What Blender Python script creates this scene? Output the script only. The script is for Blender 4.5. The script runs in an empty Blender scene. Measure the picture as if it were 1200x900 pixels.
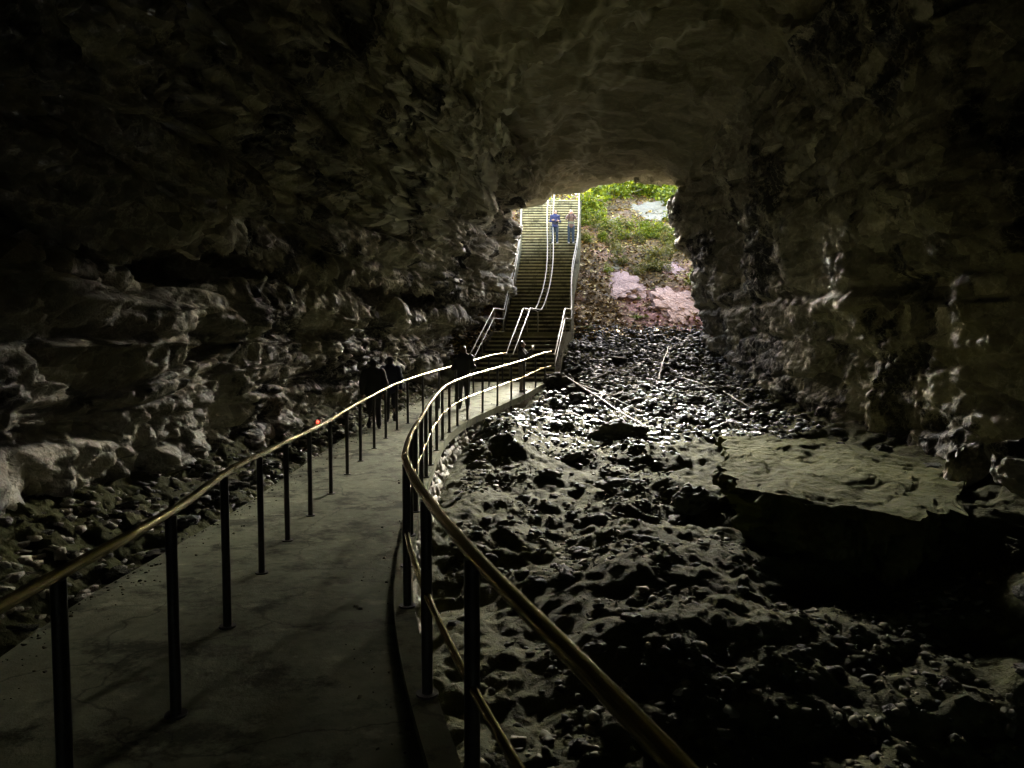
import bpy, bmesh, math, random
import numpy as np
from mathutils import Vector, Matrix

R = math.radians
rng = np.random.default_rng(7)
random.seed(7)
scene = bpy.context.scene
COL = scene.collection

# ------------------------------------------------------------------ noise
_perm = np.random.default_rng(11).permutation(512).astype(np.int64)
_perm = np.concatenate([_perm, _perm, _perm])
_grad = np.random.default_rng(5).normal(size=(512, 3)); _grad /= np.linalg.norm(_grad, axis=1)[:, None]
_rnd = np.random.default_rng(6).random((512, 3))
_rnv = np.random.default_rng(8).normal(size=(512, 3)); _rnv /= np.linalg.norm(_rnv, axis=1)[:, None]

def hsh(i, j, k):
    return _perm[(_perm[(_perm[i & 511] + j) & 511] + k) & 511]

def perlin(p):
    i = np.floor(p).astype(np.int64); f = p - i
    u = f * f * f * (f * (f * 6 - 15) + 10)
    out = np.zeros(len(p))
    for a in (0, 1):
        wa = u[:, 0] if a else 1 - u[:, 0]
        for b in (0, 1):
            wb = u[:, 1] if b else 1 - u[:, 1]
            for c in (0, 1):
                wc = u[:, 2] if c else 1 - u[:, 2]
                g = _grad[hsh(i[:, 0] + a, i[:, 1] + b, i[:, 2] + c)]
                d = (g[:, 0] * (f[:, 0] - a) + g[:, 1] * (f[:, 1] - b) + g[:, 2] * (f[:, 2] - c))
                out += wa * wb * wc * d
    return out * 1.6

def fbm(p, oct=4, gain=.5, lac=2.03):
    o = np.zeros(len(p)); a = 1.; q = p.copy()
    for _ in range(oct):
        o += a * perlin(q); q = q * lac + 17.3; a *= gain
    return o

def ridged(p, oct=4, gain=.5, lac=2.07):
    o = np.zeros(len(p)); a = 1.; q = p.copy()
    for _ in range(oct):
        o += a * (1 - 2 * np.abs(perlin(q))); q = q * lac + 9.1; a *= gain
    return o

def facets(p):
    """broken rock: every cell is a randomly tilted plane"""
    i = np.floor(p).astype(np.int64)
    best = np.full(len(p), 1e9); val = np.zeros(len(p)); second = np.full(len(p), 1e9)
    for a in (-1, 0, 1):
        for b in (-1, 0, 1):
            for c in (-1, 0, 1):
                h = hsh(i[:, 0] + a, i[:, 1] + b, i[:, 2] + c)
                v = p - (i + np.array([a, b, c]) + _rnd[h])
                d = (v * v).sum(1)
                m = d < best
                second = np.where(m, best, np.minimum(second, d))
                best = np.where(m, d, best)
                val = np.where(m, (v * _rnv[h]).sum(1) + (_rnd[h][:, 1] - .5) * .8, val)
    return val, np.sqrt(second) - np.sqrt(best)

def pchip(tab):
    xs = np.array([t[0] for t in tab], float); ys = np.array([t[1] for t in tab], float)
    h = np.diff(xs); s = np.diff(ys) / h
    m = np.zeros(len(xs)); m[0] = s[0]; m[-1] = s[-1]
    m[1:-1] = (s[:-1] * h[1:] + s[1:] * h[:-1]) / (h[1:] + h[:-1])
    def f(x):
        x = np.asarray(x, float); xc = np.clip(x, xs[0], xs[-1])
        k = np.clip(np.searchsorted(xs, xc) - 1, 0, len(xs) - 2)
        t = (xc - xs[k]) / h[k]; t2 = t * t; t3 = t2 * t
        y = (2*t3-3*t2+1)*ys[k] + (t3-2*t2+t)*h[k]*m[k] + (-2*t3+3*t2)*ys[k+1] + (t3-t2)*h[k]*m[k+1]
        return y + np.where(x < xs[0], (x - xs[0]) * m[0], 0) + np.where(x > xs[-1], (x - xs[-1]) * m[-1], 0)
    return f

def sstep(a, b, x):
    t = np.clip((x - a) / (b - a), 0, 1); return t * t * (3 - 2 * t)

# ------------------------------------------------------------------ materials
class NT:
    def __init__(s, name):
        s.m = bpy.data.materials.new(name); s.m.use_nodes = True
        s.t = s.m.node_tree; s.n = s.t.nodes; s.b = s.n['Principled BSDF']
    def add(s, typ, **kw):
        n = s.n.new(typ)
        for k, v in kw.items():
            if k.startswith('i_'):
                n.inputs[int(k[2:]) if k[2:].isdigit() else k[2:].replace('_', ' ')].default_value = v
            else: setattr(n, k, v)
        return n
    def l(s, a, b): s.t.links.new(a, b)
    def ramp(s, fac, stops):
        r = s.n.new('ShaderNodeValToRGB'); e = r.color_ramp.elements
        while len(e) < len(stops): e.new(.5)
        for k, (p, c) in enumerate(stops): e[k].position = p; e[k].color = (*c, 1) if len(c) == 3 else c
        s.l(fac, r.inputs[0]); return r.outputs[0]
    def coord(s, scale=(1, 1, 1), rot=(0, 0, 0)):
        tc = s.n.new('ShaderNodeTexCoord'); mp = s.n.new('ShaderNodeMapping')
        mp.inputs['Scale'].default_value = scale; mp.inputs['Rotation'].default_value = rot
        s.l(tc.outputs['Object'], mp.inputs[0]); return mp.outputs[0]
    def noise(s, vec, scale, detail=6, rough=.6):
        n = s.add('ShaderNodeTexNoise', i_Scale=scale, i_Detail=detail, i_Roughness=rough); s.l(vec, n.inputs['Vector']); return n.outputs['Fac']
    def mix(s, fac, a, b, mode='MIX'):
        n = s.n.new('ShaderNodeMix'); n.data_type = 'RGBA'; n.blend_type = mode
        if isinstance(fac, (int, float)): n.inputs[0].default_value = fac
        else: s.l(fac, n.inputs[0])
        for sock, v in ((n.inputs[6], a), (n.inputs[7], b)):
            if isinstance(v, tuple): sock.default_value = (*v, 1)
            else: s.l(v, sock)
        return n.outputs[2]
    def bump(s, h, strength=.5, dist=.05, prev=None):
        b = s.add('ShaderNodeBump', i_Strength=strength, i_Distance=dist); s.l(h, b.inputs['Height'])
        if prev: s.l(prev, b.inputs['Normal'])
        return b.outputs[0]
    def base(s, c):
        if isinstance(c, tuple): s.b.inputs['Base Color'].default_value = (*c, 1)
        else: s.l(c, s.b.inputs['Base Color'])
    def rough(s, r):
        if isinstance(r, (int, float)): s.b.inputs['Roughness'].default_value = r
        else: s.l(r, s.b.inputs['Roughness'])
    def normal(s, n): s.l(n, s.b.inputs['Normal'])

def rock_material(name, dark, mid, pale, rough=(.55, .85), stretch=(1, 1, 1), rot=(0, 0, 0), spec=.4, bump=.6, vein_rim=True):
    n = NT(name); v = n.coord(stretch, rot)
    big = n.noise(v, .55, 5, .62); fine = n.noise(v, 5.5, 8, .68); tiny = n.noise(v, 38, 4, .6)
    c = n.ramp(big, [(.32, dark), (.5, mid), (.68, pale)])
    c2 = n.ramp(fine, [(.3, tuple(x * .55 for x in mid)), (.52, mid), (.72, tuple(min(1, x * 1.5) for x in pale))])
    c = n.mix(.45, c, c2)
    if vein_rim == 'stained_shade':
        sn = n.noise(v, .33, 7, .72); c = n.mix(n.ramp(sn, [(.43, (1, 1, 1)), (.49, (0, 0, 0))]), c, tuple(x * .28 for x in dark))  # dark stain blotches, also deepening relief shade through colour
    if vein_rim:
        w = n.noise(v, 1.7, 5, .6)
        st = n.ramp(w, [(.485, (0, 0, 0)), (.5, (1, 1, 1)), (.515, (0, 0, 0))])
        c = n.mix(n.mix(1., st, (.35, .35, .35), 'MULTIPLY'), c, tuple(min(1, x * 1.35) for x in pale))
    if vein_rim == 'stained_shade':
        vc = n.add('ShaderNodeTexVoronoi', i_Scale=1.9); n.l(n.coord((1, .6, 1.35), (R(38), 0, 0)), vc.inputs['Vector'])
        sp = n.n.new('ShaderNodeSeparateColor'); n.l(vc.outputs['Color'], sp.inputs[0])
        c = n.mix(1., c, n.ramp(sp.outputs[0], [(0, (.42,) * 3), (.55, (.85,) * 3), (1, (1.35,) * 3)]), 'MULTIPLY')
    if vein_rim:
        at = n.add('ShaderNodeAttribute', attribute_name='lit_ridge'); c = n.mix(at.outputs['Fac'], c, (.80, .77, .68))  # pale colour painting light caught along the rock ridges
    n.base(c)
    n.rough(n.ramp(fine, [(.3, (rough[0],) * 3), (.7, (rough[1],) * 3)]))
    n.b.inputs['Specular IOR Level'].default_value = spec
    vo = n.add('ShaderNodeTexVoronoi', i_Scale=4.5); vo.feature = 'DISTANCE_TO_EDGE'; n.l(v, vo.inputs['Vector'])
    nb = n.bump(vo.outputs[0], bump * .5, .08)
    nb = n.bump(fine, bump, .07, nb)
    nb = n.bump(tiny, bump * .6, .02, nb)
    n.normal(nb); return n.m

M = {}
M['wall'] = rock_material('limestone_wall', (.07, .065, .046), (.31, .285, .21), (.50, .47, .38), (.45, .85), spec=.38, bump=1.0, vein_rim='stained_shade')
M['ceiling'] = rock_material('limestone_ceiling', (.19, .175, .125), (.29, .265, .19), (.38, .35, .26), (.6, .9), stretch=(.5, 1.0, 1.8), bump=.6)
M['pit'] = rock_material('wet_cave_mud', (.018, .019, .007), (.044, .046, .017), (.082, .084, .032), (.85, 1.), spec=.07, bump=.8, vein_rim=False)
M['ledge'] = rock_material('sandy_ledge_rock', (.028, .031, .009), (.062, .066, .020), (.095, .098, .033), (.85, 1.), spec=.06, bump=.8, vein_rim=False)
M['boulder'] = rock_material('dark_boulder', (.022, .023, .016), (.048, .048, .032), (.085, .085, .058), (.75, .95), spec=.2, bump=.7, vein_rim=False)
M['outcrop_pink'] = rock_material('pinkish_outcrop', (.15, .08, .065), (.34, .21, .175), (.47, .335, .285), (.6, .9), bump=.8, vein_rim=False)
M['outcrop_pale'] = rock_material('pale_outcrop', (.10, .085, .05), (.18, .155, .095), (.25, .215, .14), (.6, .9), bump=.6, vein_rim=False)
M['masonry'] = rock_material('mortared_stone', (.11, .105, .075), (.20, .185, .13), (.32, .30, .22), (.6, .9), bump=.7, vein_rim=False)

def island_material(name, stops, rough, spec=.5, bump=0., transl=0.):
    n = NT(name); g = n.n.new('ShaderNodeNewGeometry')
    n.base(n.ramp(g.outputs['Random Per Island'], stops)); n.rough(rough)
    n.b.inputs['Specular IOR Level'].default_value = spec
    if bump:
        n.normal(n.bump(n.noise(n.coord(), 22, 5), bump, .02))
    if transl:
        tr = n.n.new('ShaderNodeBsdfTranslucent'); mx = n.add('ShaderNodeMixShader', i_0=transl)
        n.l(n.b.inputs['Base Color'].links[0].from_socket, tr.inputs[0])
        n.l(n.b.outputs[0], mx.inputs[1]); n.l(tr.outputs[0], mx.inputs[2])
        n.l(mx.outputs[0], n.n['Material Output'].inputs[0])
    return n.m
M['rubble'] = island_material('wet_rubble', [(0, (.018, .020, .022)), (.6, (.058, .064, .069)), (.9, (.14, .15, .158)), (1, (.30, .315, .325))], .46, .42, .5)
M['gravel'] = island_material('muddy_gravel', [(0, (.014, .015, .007)), (.6, (.042, .043, .022)), (.9, (.11, .102, .06)), (1, (.2, .19, .13))], .85, .12, .5)
M['litter'] = island_material('fallen_leaves', [(0, (.045, .027, .009)), (.4, (.19, .115, .03)), (.75, (.36, .25, .06)), (1, (.48, .37, .10))], .6, .3)
M['leaf_bright'] = island_material('bright_leaves', [(0, (.05, .08, .004)), (.5, (.15, .185, .006)), (1, (.28, .29, .015))], .55, .3, 0, .4)
M['leaf_olive'] = island_material('olive_leaves', [(0, (.06, .06, .010)), (.5, (.14, .13, .02)), (1, (.25, .21, .05))], .6, .3, 0, .35)
M['leaf_gold'] = island_material('yellowing_leaves', [(0, (.14, .10, .01)), (1, (.32, .24, .02))], .6, .3, 0, .35)
M['moss'] = island_material('moss', [(0, (.07, .13, .01)), (1, (.17, .25, .02))], .8, .2, 0, .2)

def simple(name, col, rough=.6, metal=0., nscale=30, var=.25, bump=.1, spec=.5):
    n = NT(name); v = n.coord(); f = n.noise(v, nscale, 5)
    n.base(n.ramp(f, [(.3, tuple(c * (1 - var) for c in col)), (.7, tuple(min(1, c * (1 + var)) for c in col))]))
    n.rough(n.ramp(f, [(.3, (max(0, rough - .07),) * 3), (.7, (min(1, rough + .07),) * 3)]))
    n.b.inputs['Metallic'].default_value = metal; n.b.inputs['Specular IOR Level'].default_value = spec
    if bump: n.normal(n.bump(f, bump, .01))
    return n.m
M['rail'] = simple('worn_bronze_rail', (.47, .39, .19), .27, 1., 25, .06, 0); M['rail'].node_tree.links.remove(M['rail'].node_tree.nodes['Principled BSDF'].inputs['Roughness'].links[0]); M['rail'].node_tree.nodes['Principled BSDF'].inputs['Roughness'].default_value = .24
M['post'] = simple('dark_steel_post', (.05, .048, .042), .42, .8, 40, .3, .05)
M['stair_rail'] = simple('galvanised_stair_rail', (.17, .16, .105), .5, .0, 50, .15, .05)
def concrete(name, a, b, rough, bump):
    n = NT(name); v = n.coord(); f1 = n.noise(v, .9, 8, .68); f2 = n.noise(v, 9, 6, .6); f3 = n.noise(v, 90, 3)
    c = n.mix(.4, n.ramp(f1, [(.33, a), (.67, b)]), n.ramp(f2, [(.3, a), (.7, b)])); f4 = n.noise(v, 1.6, 9, .75); c = n.mix(n.ramp(f4, [(.40, (.8,) * 3), (.5, (0, 0, 0))]), c, tuple(x * .38 for x in a)); c = n.mix(n.ramp(n.noise(v, 2.7, 9, .7), [(.58, (0, 0, 0)), (.66, (.6,) * 3)]), c, tuple(min(1, x * 1.5) for x in b))
    wv = n.n.new('ShaderNodeVectorMath'); wv.operation = 'ADD'; nz = n.add('ShaderNodeTexNoise', i_Scale=1.3, i_Detail=6.); n.l(v, nz.inputs['Vector']); n.l(v, wv.inputs[0]); n.l(nz.outputs['Color'], wv.inputs[1]); ck = n.add('ShaderNodeTexVoronoi', i_Scale=.55); ck.feature = 'DISTANCE_TO_EDGE'; n.l(wv.outputs[0], ck.inputs['Vector']); c = n.mix(n.ramp(ck.outputs[0], [(.003, (.5,) * 3), (.008, (0, 0, 0))]), c, tuple(x * .25 for x in a)); n.base(c); n.rough(n.ramp(f1, [(.35, (rough - .15,) * 3), (.65, (rough + .1,) * 3)]))
    n.b.inputs['Specular IOR Level'].default_value = .04; n.normal(n.bump(f3, bump, .006, n.bump(f2, bump, .02))); return n.m
M['walk'] = concrete('damp_concrete', (.09, .096, .062), (.25, .26, .175), .85, .5)
M['kerb'] = concrete('kerb_concrete', (.09, .095, .055), (.17, .175, .10), .85, .4)
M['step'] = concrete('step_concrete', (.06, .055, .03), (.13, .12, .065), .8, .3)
M['riser'] = concrete('shaded_riser', (.05, .046, .028), (.10, .09, .055), .85, .3)  # dark colour painting the shade on backlit risers
M['nosing'] = concrete('lit_step_nosing', (.27, .25, .14), (.40, .37, .21), .6, .2)  # pale colour painting the light along step edges
M['tread'] = concrete('lit_tread', (.17, .16, .08), (.26, .24, .13), .7, .3)  # paler than the risers, light on the treads put into the colour
M['wood'] = simple('weathered_branch', (.17, .16, .13), .6, 0, 25, .35, .4)
M['hill'] = rock_material('hill_soil', (.05, .035, .018), (.13, .09, .045), (.24, .18, .09), (.7, .95), bump=.8, vein_rim=False)
def _bank():
    n = NT('bank_soil'); v = n.coord(); a = n.noise(v, .45, 7, .65); b = n.noise(v, 4, 7, .7); c_ = n.noise(v, 25, 4)
    soil = n.ramp(b, [(.3, (.05, .035, .018)), (.52, (.14, .095, .045)), (.72, (.28, .21, .10))])
    pale = n.ramp(b, [(.3, (.15, .085, .055)), (.55, (.33, .20, .135)), (.75, (.44, .30, .21))])
    base = n.mix(n.ramp(a, [(.5, (0, 0, 0)), (.58, (1, 1, 1))]), soil, pale)
    tc = n.n.new('ShaderNodeTexCoord'); sx = n.n.new('ShaderNodeSeparateXYZ'); n.l(tc.outputs['Object'], sx.inputs[0])
    def band(sock, lo0, lo1, hi0, hi1):
        p1 = n.add('ShaderNodeMapRange', interpolation_type='SMOOTHSTEP'); p2 = n.add('ShaderNodeMapRange', interpolation_type='SMOOTHSTEP')
        for p, f0, f1_ in ((p1, lo0, lo1), (p2, hi1, hi0)):
            n.l(sock, p.inputs[0]); p.inputs[1].default_value = f0; p.inputs[2].default_value = f1_
        p2.inputs[1].default_value, p2.inputs[2].default_value = hi0, hi1; p2.inputs[3].default_value = 1; p2.inputs[4].default_value = 0
        m = n.add('ShaderNodeMath', operation='MULTIPLY'); n.l(p1.outputs[0], m.inputs[0]); n.l(p2.outputs[0], m.inputs[1]); return m.outputs[0]
    mm = n.add('ShaderNodeMath', operation='MULTIPLY'); n.l(band(sx.outputs[0], 4.6, 6.4, 9, 10), mm.inputs[0]); n.l(band(sx.outputs[1], 33.2, 34, 36.3, 38.2), mm.inputs[1])
    m2 = n.add('ShaderNodeMath', operation='MULTIPLY'); n.l(mm.outputs[0], m2.inputs[0]); n.l(n.ramp(n.noise(v, .9, 6, .65), [(.4, (0, 0, 0)), (.5, (1, 1, 1))]), m2.inputs[1])
    clay = n.ramp(b, [(.3, (.18, .085, .085)), (.55, (.42, .24, .25)), (.75, (.56, .38, .40))])
    n.base(n.mix(m2.outputs[0], base, clay)); n.rough(.95); n.b.inputs['Specular IOR Level'].default_value = .15
    n.normal(n.bump(c_, .8, .03, n.bump(b, .8, .15))); return n.m
M['hill'] = _bank()
M['skin'] = simple('skin', (.34, .21, .15), .5, 0, 20, .08, 0)
M['black_cloth'] = simple('black_cloth', (.018, .018, .02), .8, 0, 80, .3, .2)
M['dark_cloth'] = simple('charcoal_cloth', (.03, .03, .032), .85, 0, 80, .3, .2)
M['navy_cloth'] = simple('navy_cloth', (.02, .025, .05), .8, 0, 80, .3, .2)
M['blue_cloth'] = simple('bright_blue_cloth', (.012, .02, .085), .8, 0, 80, .2, .2)
M['denim'] = simple('denim', (.018, .034, .055), .85, 0, 90, .3, .25)
M['grey_cloth'] = simple('grey_green_cloth', (.12, .14, .10), .85, 0, 80, .2, .2)
M['mauve_cloth'] = simple('brownish_cloth', (.11, .075, .065), .85, 0, 80, .2, .2)
M['khaki_cloth'] = simple('dull_khaki_cloth', (.10, .09, .07), .85, 0, 80, .2, .2)
M['hair_dark'] = simple('dark_hair', (.02, .016, .012), .5, 0, 60, .3, .3)
M['hair_brown'] = simple('brown_hair', (.09, .05, .03), .5, 0, 60, .3, .3)
M['shoe_dark'] = simple('dark_shoe', (.02, .02, .02), .6)
M['shoe_pale'] = simple('pale_shoe', (.3, .29, .27), .6)
M['phone'] = simple('phone_case', (.35, .36, .36), .3)
M['housing'] = simple('lamp_housing', (.32, .27, .24), .5, .3)
_e = NT('red_lamp_lens'); _e.base((.5, .02, .01)); _e.b.inputs['Emission Color'].default_value = (1, .06, .03, 1); _e.b.inputs['Emission Strength'].default_value = .12; M['red'] = _e.m

# ------------------------------------------------------------------ object helpers
def link(name, me, mat=None, parent=None, smooth=True, autosmooth=None):
    o = bpy.data.objects.new(name, me); COL.objects.link(o)
    if mat is not None: me.materials.append(mat)
    if smooth: me.polygons.foreach_set('use_smooth', np.ones(len(me.polygons), bool))
    if parent is not None: o.parent = parent
    return o

def mesh_np(V, F):
    me = bpy.data.meshes.new('mesh')
    V = np.asarray(V, np.float32); F = np.asarray(F, np.int32); k = F.shape[1]
    me.vertices.add(len(V)); me.vertices.foreach_set('co', V.ravel())
    me.loops.add(F.size); me.loops.foreach_set('vertex_index', F.ravel())
    me.polygons.add(len(F)); me.polygons.foreach_set('loop_start', np.arange(len(F), dtype=np.int32) * k)
    me.update(calc_edges=True); me.validate(); return me

def grid_faces(n, m):
    i = np.arange(n - 1)[:, None] * m + np.arange(m - 1)[None]; i = i.ravel()
    return np.stack([i, i + 1, i + m + 1, i + m], 1)

def tag(o, label=None, cat=None, group=None, kind=None):
    if label: o['label'] = label
    if cat: o['category'] = cat
    if group: o['group'] = group
    if kind: o['kind'] = kind
    return o

def empty(name, loc=(0, 0, 0), rz=0.):
    o = bpy.data.objects.new(name, None); COL.objects.link(o); o.location = loc; o.rotation_euler = (0, 0, rz); o.empty_display_size = .1
    return o

class MB:
    """collects shapes, then links them as one mesh object"""
    def __init__(s): s.v = []; s.f = []
    def add(s, V, F):
        o = len(s.v); s.v += [tuple(v) for v in V]; s.f += [tuple(i + o for i in f) for f in F]
    def box(s, c, h, rz=0):
        x, y, z = h; ca, sa = math.cos(rz), math.sin(rz)
        V = []
        for dz in (-z, z):
            for dx, dy in ((-x, -y), (x, -y), (x, y), (-x, y)):
                V.append((c[0] + dx * ca - dy * sa, c[1] + dx * sa + dy * ca, c[2] + dz))
        s.add(V, [(3, 2, 1, 0), (4, 5, 6, 7), (0, 1, 5, 4), (1, 2, 6, 5), (2, 3, 7, 6), (3, 0, 4, 7)])
    def tube(s, pts, r, n=10, flat=1.):
        P = [Vector(p) for p in pts]; rr = r if hasattr(r, '__len__') else [r] * len(P)
        V = []; F = []
        up = Vector((0, 0, 1))
        for k, p in enumerate(P):
            t = (P[min(k + 1, len(P) - 1)] - P[max(k - 1, 0)]).normalized()
            a = t.cross(up)
            if a.length < .15: a = t.cross(Vector((0, 1, 0)))
            a.normalize(); b = a.cross(t).normalized()
            for j in range(n):
                w = 2 * math.pi * j / n
                V.append(p + a * (rr[k] * math.cos(w)) + b * (rr[k] * flat * math.sin(w)))
        for k in range(len(P) - 1):
            for j in range(n):
                F.append((k * n + j, k * n + (j + 1) % n, (k + 1) * n + (j + 1) % n, (k + 1) * n + j))
        F.append(tuple(reversed(range(n)))); F.append(tuple(range((len(P) - 1) * n, len(P) * n)))
        s.add(V, F)
    def ell(s, c, r, n=14, m=10, rot=None):
        V = [(0, 0, r[2])]; F = []
        for i in range(1, m):
            ph = math.pi * i / m
            for j in range(n):
                w = 2 * math.pi * j / n
                V.append((r[0] * math.sin(ph) * math.cos(w), r[1] * math.sin(ph) * math.sin(w), r[2] * math.cos(ph)))
        V.append((0, 0, -r[2])); L = len(V) - 1
        for j in range(n): F.append((0, 1 + j, 1 + (j + 1) % n))
        for i in range(m - 2):
            for j in range(n):
                F.append((1 + i * n + j, 1 + (i + 1) * n + j, 1 + (i + 1) * n + (j + 1) % n, 1 + i * n + (j + 1) % n))
        for j in range(n): F.append((L, 1 + (m - 2) * n + (j + 1) % n, 1 + (m - 2) * n + j))
        if rot is not None: V = [rot @ Vector(v) for v in V]
        s.add([(v[0] + c[0], v[1] + c[1], v[2] + c[2]) for v in V], F)
    def limb(s, pts, r, n=10):
        """tapered limb with round ends and joints"""
        s.tube(pts, r, n)
        for p, q in zip(pts, r): s.ell(p, (q, q, q), n, 8)
    def mesh(s):
        me = bpy.data.meshes.new('mesh'); me.from_pydata(s.v, [], s.f); me.update(); return me
    def build(s, name, mat, parent=None, smooth=True, bevel=0.):
        me = s.mesh()
        bm = bmesh.new(); bm.from_mesh(me)
        if bevel: bmesh.ops.bevel(bm, geom=bm.edges[:], offset=bevel, segments=2, affect='EDGES', profile=.6)
        bmesh.ops.recalc_face_normals(bm, faces=bm.faces[:]); bm.to_mesh(me); bm.free()
        o = link(name, me, mat, parent, smooth)
        if smooth:
            for e in me.edges: pass
            me.set_sharp_from_angle(angle=R(38))
        return o
    def fused(s, name, mat, parent=None, voxel=.012, smooth_it=4):
        """overlapping shapes grown together into one continuous skin"""
        me = s.mesh(); o = bpy.data.objects.new(name, me); COL.objects.link(o)
        md = o.modifiers.new('r', 'REMESH'); md.mode = 'VOXEL'; md.voxel_size = voxel
        if smooth_it:
            sm = o.modifiers.new('s', 'SMOOTH'); sm.factor = .5; sm.iterations = smooth_it
        dg = bpy.context.evaluated_depsgraph_get()
        nm = bpy.data.meshes.new_from_object(o.evaluated_get(dg))
        bpy.data.objects.remove(o); bpy.data.meshes.remove(me)
        nm.materials.clear()
        return link(name, nm, mat, parent)

# ------------------------------------------------------------------ layout of the place (eye of the camera = z 0)
zw = pchip([(-9, -1.9), (0, -1.89), (4, -1.93), (5.4, -1.98), (7, -2.1), (8.2, -2.15), (9.7, -2.2), (11.5, -2.22), (13, -2.21), (15, -2.17),
            (17, -2.1), (19, -2.03), (21, -1.95), (23, -1.86), (25, -1.74), (26.5, -1.66), (28.1, -1.62)])
xr = pchip([(-9, 3.0), (-2, 1.25), (0, .70), (1.4, .30), (2.82, -.15), (3.95, -.45), (5.4, -.75), (6.7, -.93), (8, -1.07), (9.3, -1.18), (10.6, -1.26),
            (11.8, -1.33), (12.9, -1.38), (14.4, -1.42), (15.6, -1.42), (16.6, -1.36), (17.5, -1.25), (18.5, -1.08), (19.8, -.76), (21.1, -.40), (22.5, -.02),
            (23.8, .38), (25.4, .78), (26.6, 1.10), (28.1, 1.49)])
xm = pchip([(-9, -.9), (-2, -1.4), (0, -1.52), (2.4, -1.62), (3.8, -1.71), (5.1, -1.93), (6.64, -2.2), (7.96, -2.36), (9.3, -2.47), (10.75, -2.56), (12.3, -2.66),
            (13.55, -2.69), (14.9, -2.69), (16.1, -2.66), (17.2, -2.59), (18.2, -2.48), (19.6, -2.28), (21, -2.0), (22.4, -1.68), (24.2, -1.22), (25.9, -.78), (27.6, -.28)])
xl = pchip([(-9, -2.3), (0, -2.9), (4.6, -3.12), (5.9, -3.3), (9.9, -3.52), (13, -3.6), (15.2, -3.58), (17, -3.5), (19, -3.25), (21, -2.95), (24, -2.4), (28.1, -1.62)])

# stairs: two flights and a landing
ST_Y0, ST_N1, ST_R1, ST_T1 = 28.0, 11, .1655, .291
LAND_Y0 = ST_Y0 + ST_N1 * ST_T1; LAND_Z = -1.62 + ST_N1 * ST_R1; LAND_Y1 = 32.8
ST_N2, ST_R2, ST_T2 = 43, .1755, .270
sl = pchip([(28, -1.49), (31.2, -.69), (32.8, -.29), (34.1, -.13), (35.9, .14), (38.5, .42), (43.2, .60), (52, .8)])
sr = pchip([(28, 1.49), (31.2, 2.08), (32.8, 2.46), (34.1, 2.56), (35.9, 2.72), (38.5, 3.17), (43.2, 3.67), (52, 4.5)])
ST_Y2 = LAND_Y1 + ST_N2 * ST_T2
def stair_z(y):
    y = np.asarray(y, float)
    return np.where(y < ST_Y0, -1.62, np.where(y < LAND_Y0, -1.62 + (y - ST_Y0) / ST_T1 * ST_R1, np.where(y < LAND_Y1, LAND_Z, np.minimum(LAND_Z + (y - LAND_Y1) / ST_T2 * ST_R2, LAND_Z + ST_N2 * ST_R2))))

xwl = pchip([(-20, -4.6), (0, -4.6), (5, -4.65), (10, -4.7), (15, -4.6), (20, -4.05), (24, -3.3), (28, -2.6), (31, -2.15), (33, -1.75), (35, -.9), (37, -.15)])
xwr = pchip([(-20, 11), (5, 12), (8.5, 11.6), (11, 9.9), (13.5, 8.3), (16, 8.25), (22, 8.0), (28, 8.4), (33, 8.7), (37, 9.0)])

pit_z = pchip([(-9, -4.0), (0, -3.85), (6, -3.7), (9, -3.5), (14, -3.05), (18, -2.75), (21, -2.5), (25, -2.0), (28.5, -1.4), (31, -.62), (33.5, .2), (35, .85), (37, 1.95),
               (40, 3.7), (45, 6.8), (48, 8.3), (52, 9.85), (58, 11.75), (63, 13.0), (67, 13.4), (72, 13.2), (90, 11)])

def ground_base(x, y):
    p = pit_z(y)
    # mound of gravel right of the walkway, and a bank rising to the right wall near the camera
    p = p + .45 * np.exp(-(((x - 2.1) / 1.7) ** 2 + ((y - 9.6) / 1.9) ** 2)) + .18 * np.exp(-(((x - 1.6) / 1.4) ** 2 + ((y - 7.4) / 1.2) ** 2))
    p = p + .55 * np.exp(-(((x + .1) / .8) ** 2 + ((y - 19.0) / 2.2) ** 2))
    p = p + .8 * sstep(3.0, 8, x) * sstep(11, 6.5, y) - .12 * np.exp(-(((x - 3.4) / 1.1) ** 2 + ((y - 9.6) / 1.0) ** 2)) + .75 * sstep(5.0, 6.6, x) * sstep(14.5, 11.5, y) * sstep(6.5, 8.5, y)
    p = p + .55 * sstep(6.6, 8.6, x) * sstep(31, 24, y)
    # walkway bed and the rocky shoulder by the left wall
    side = sstep(xr(y) - .45, xr(y) + .02, x)
    w = zw(y) - .30
    left = sstep(xl(y) + .1, xl(y) - 1.6, x)
    w = w + left * .55 + .16 * sstep(xl(y) + .05, xl(y) - .15, x)
    near = w * (1 - side) + p * side
    # around the stairs the ground follows the flights
    sz = stair_z(y) - .33
    inl = sstep(sr(y) + 2.4, sr(y) - .1, x) * sstep(47.5, 45.5, y)
    far = p * (1 - inl) + np.where(x < sr(y), sz, np.minimum(p, sz + .25) * .5 + sz * .5) * inl
    far = far + .45 * sstep(sl(y) - .15, sl(y) - 1.7, x)
    k = sstep(26.5, 28.4, y)
    return near * (1 - k) + far * k

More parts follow.
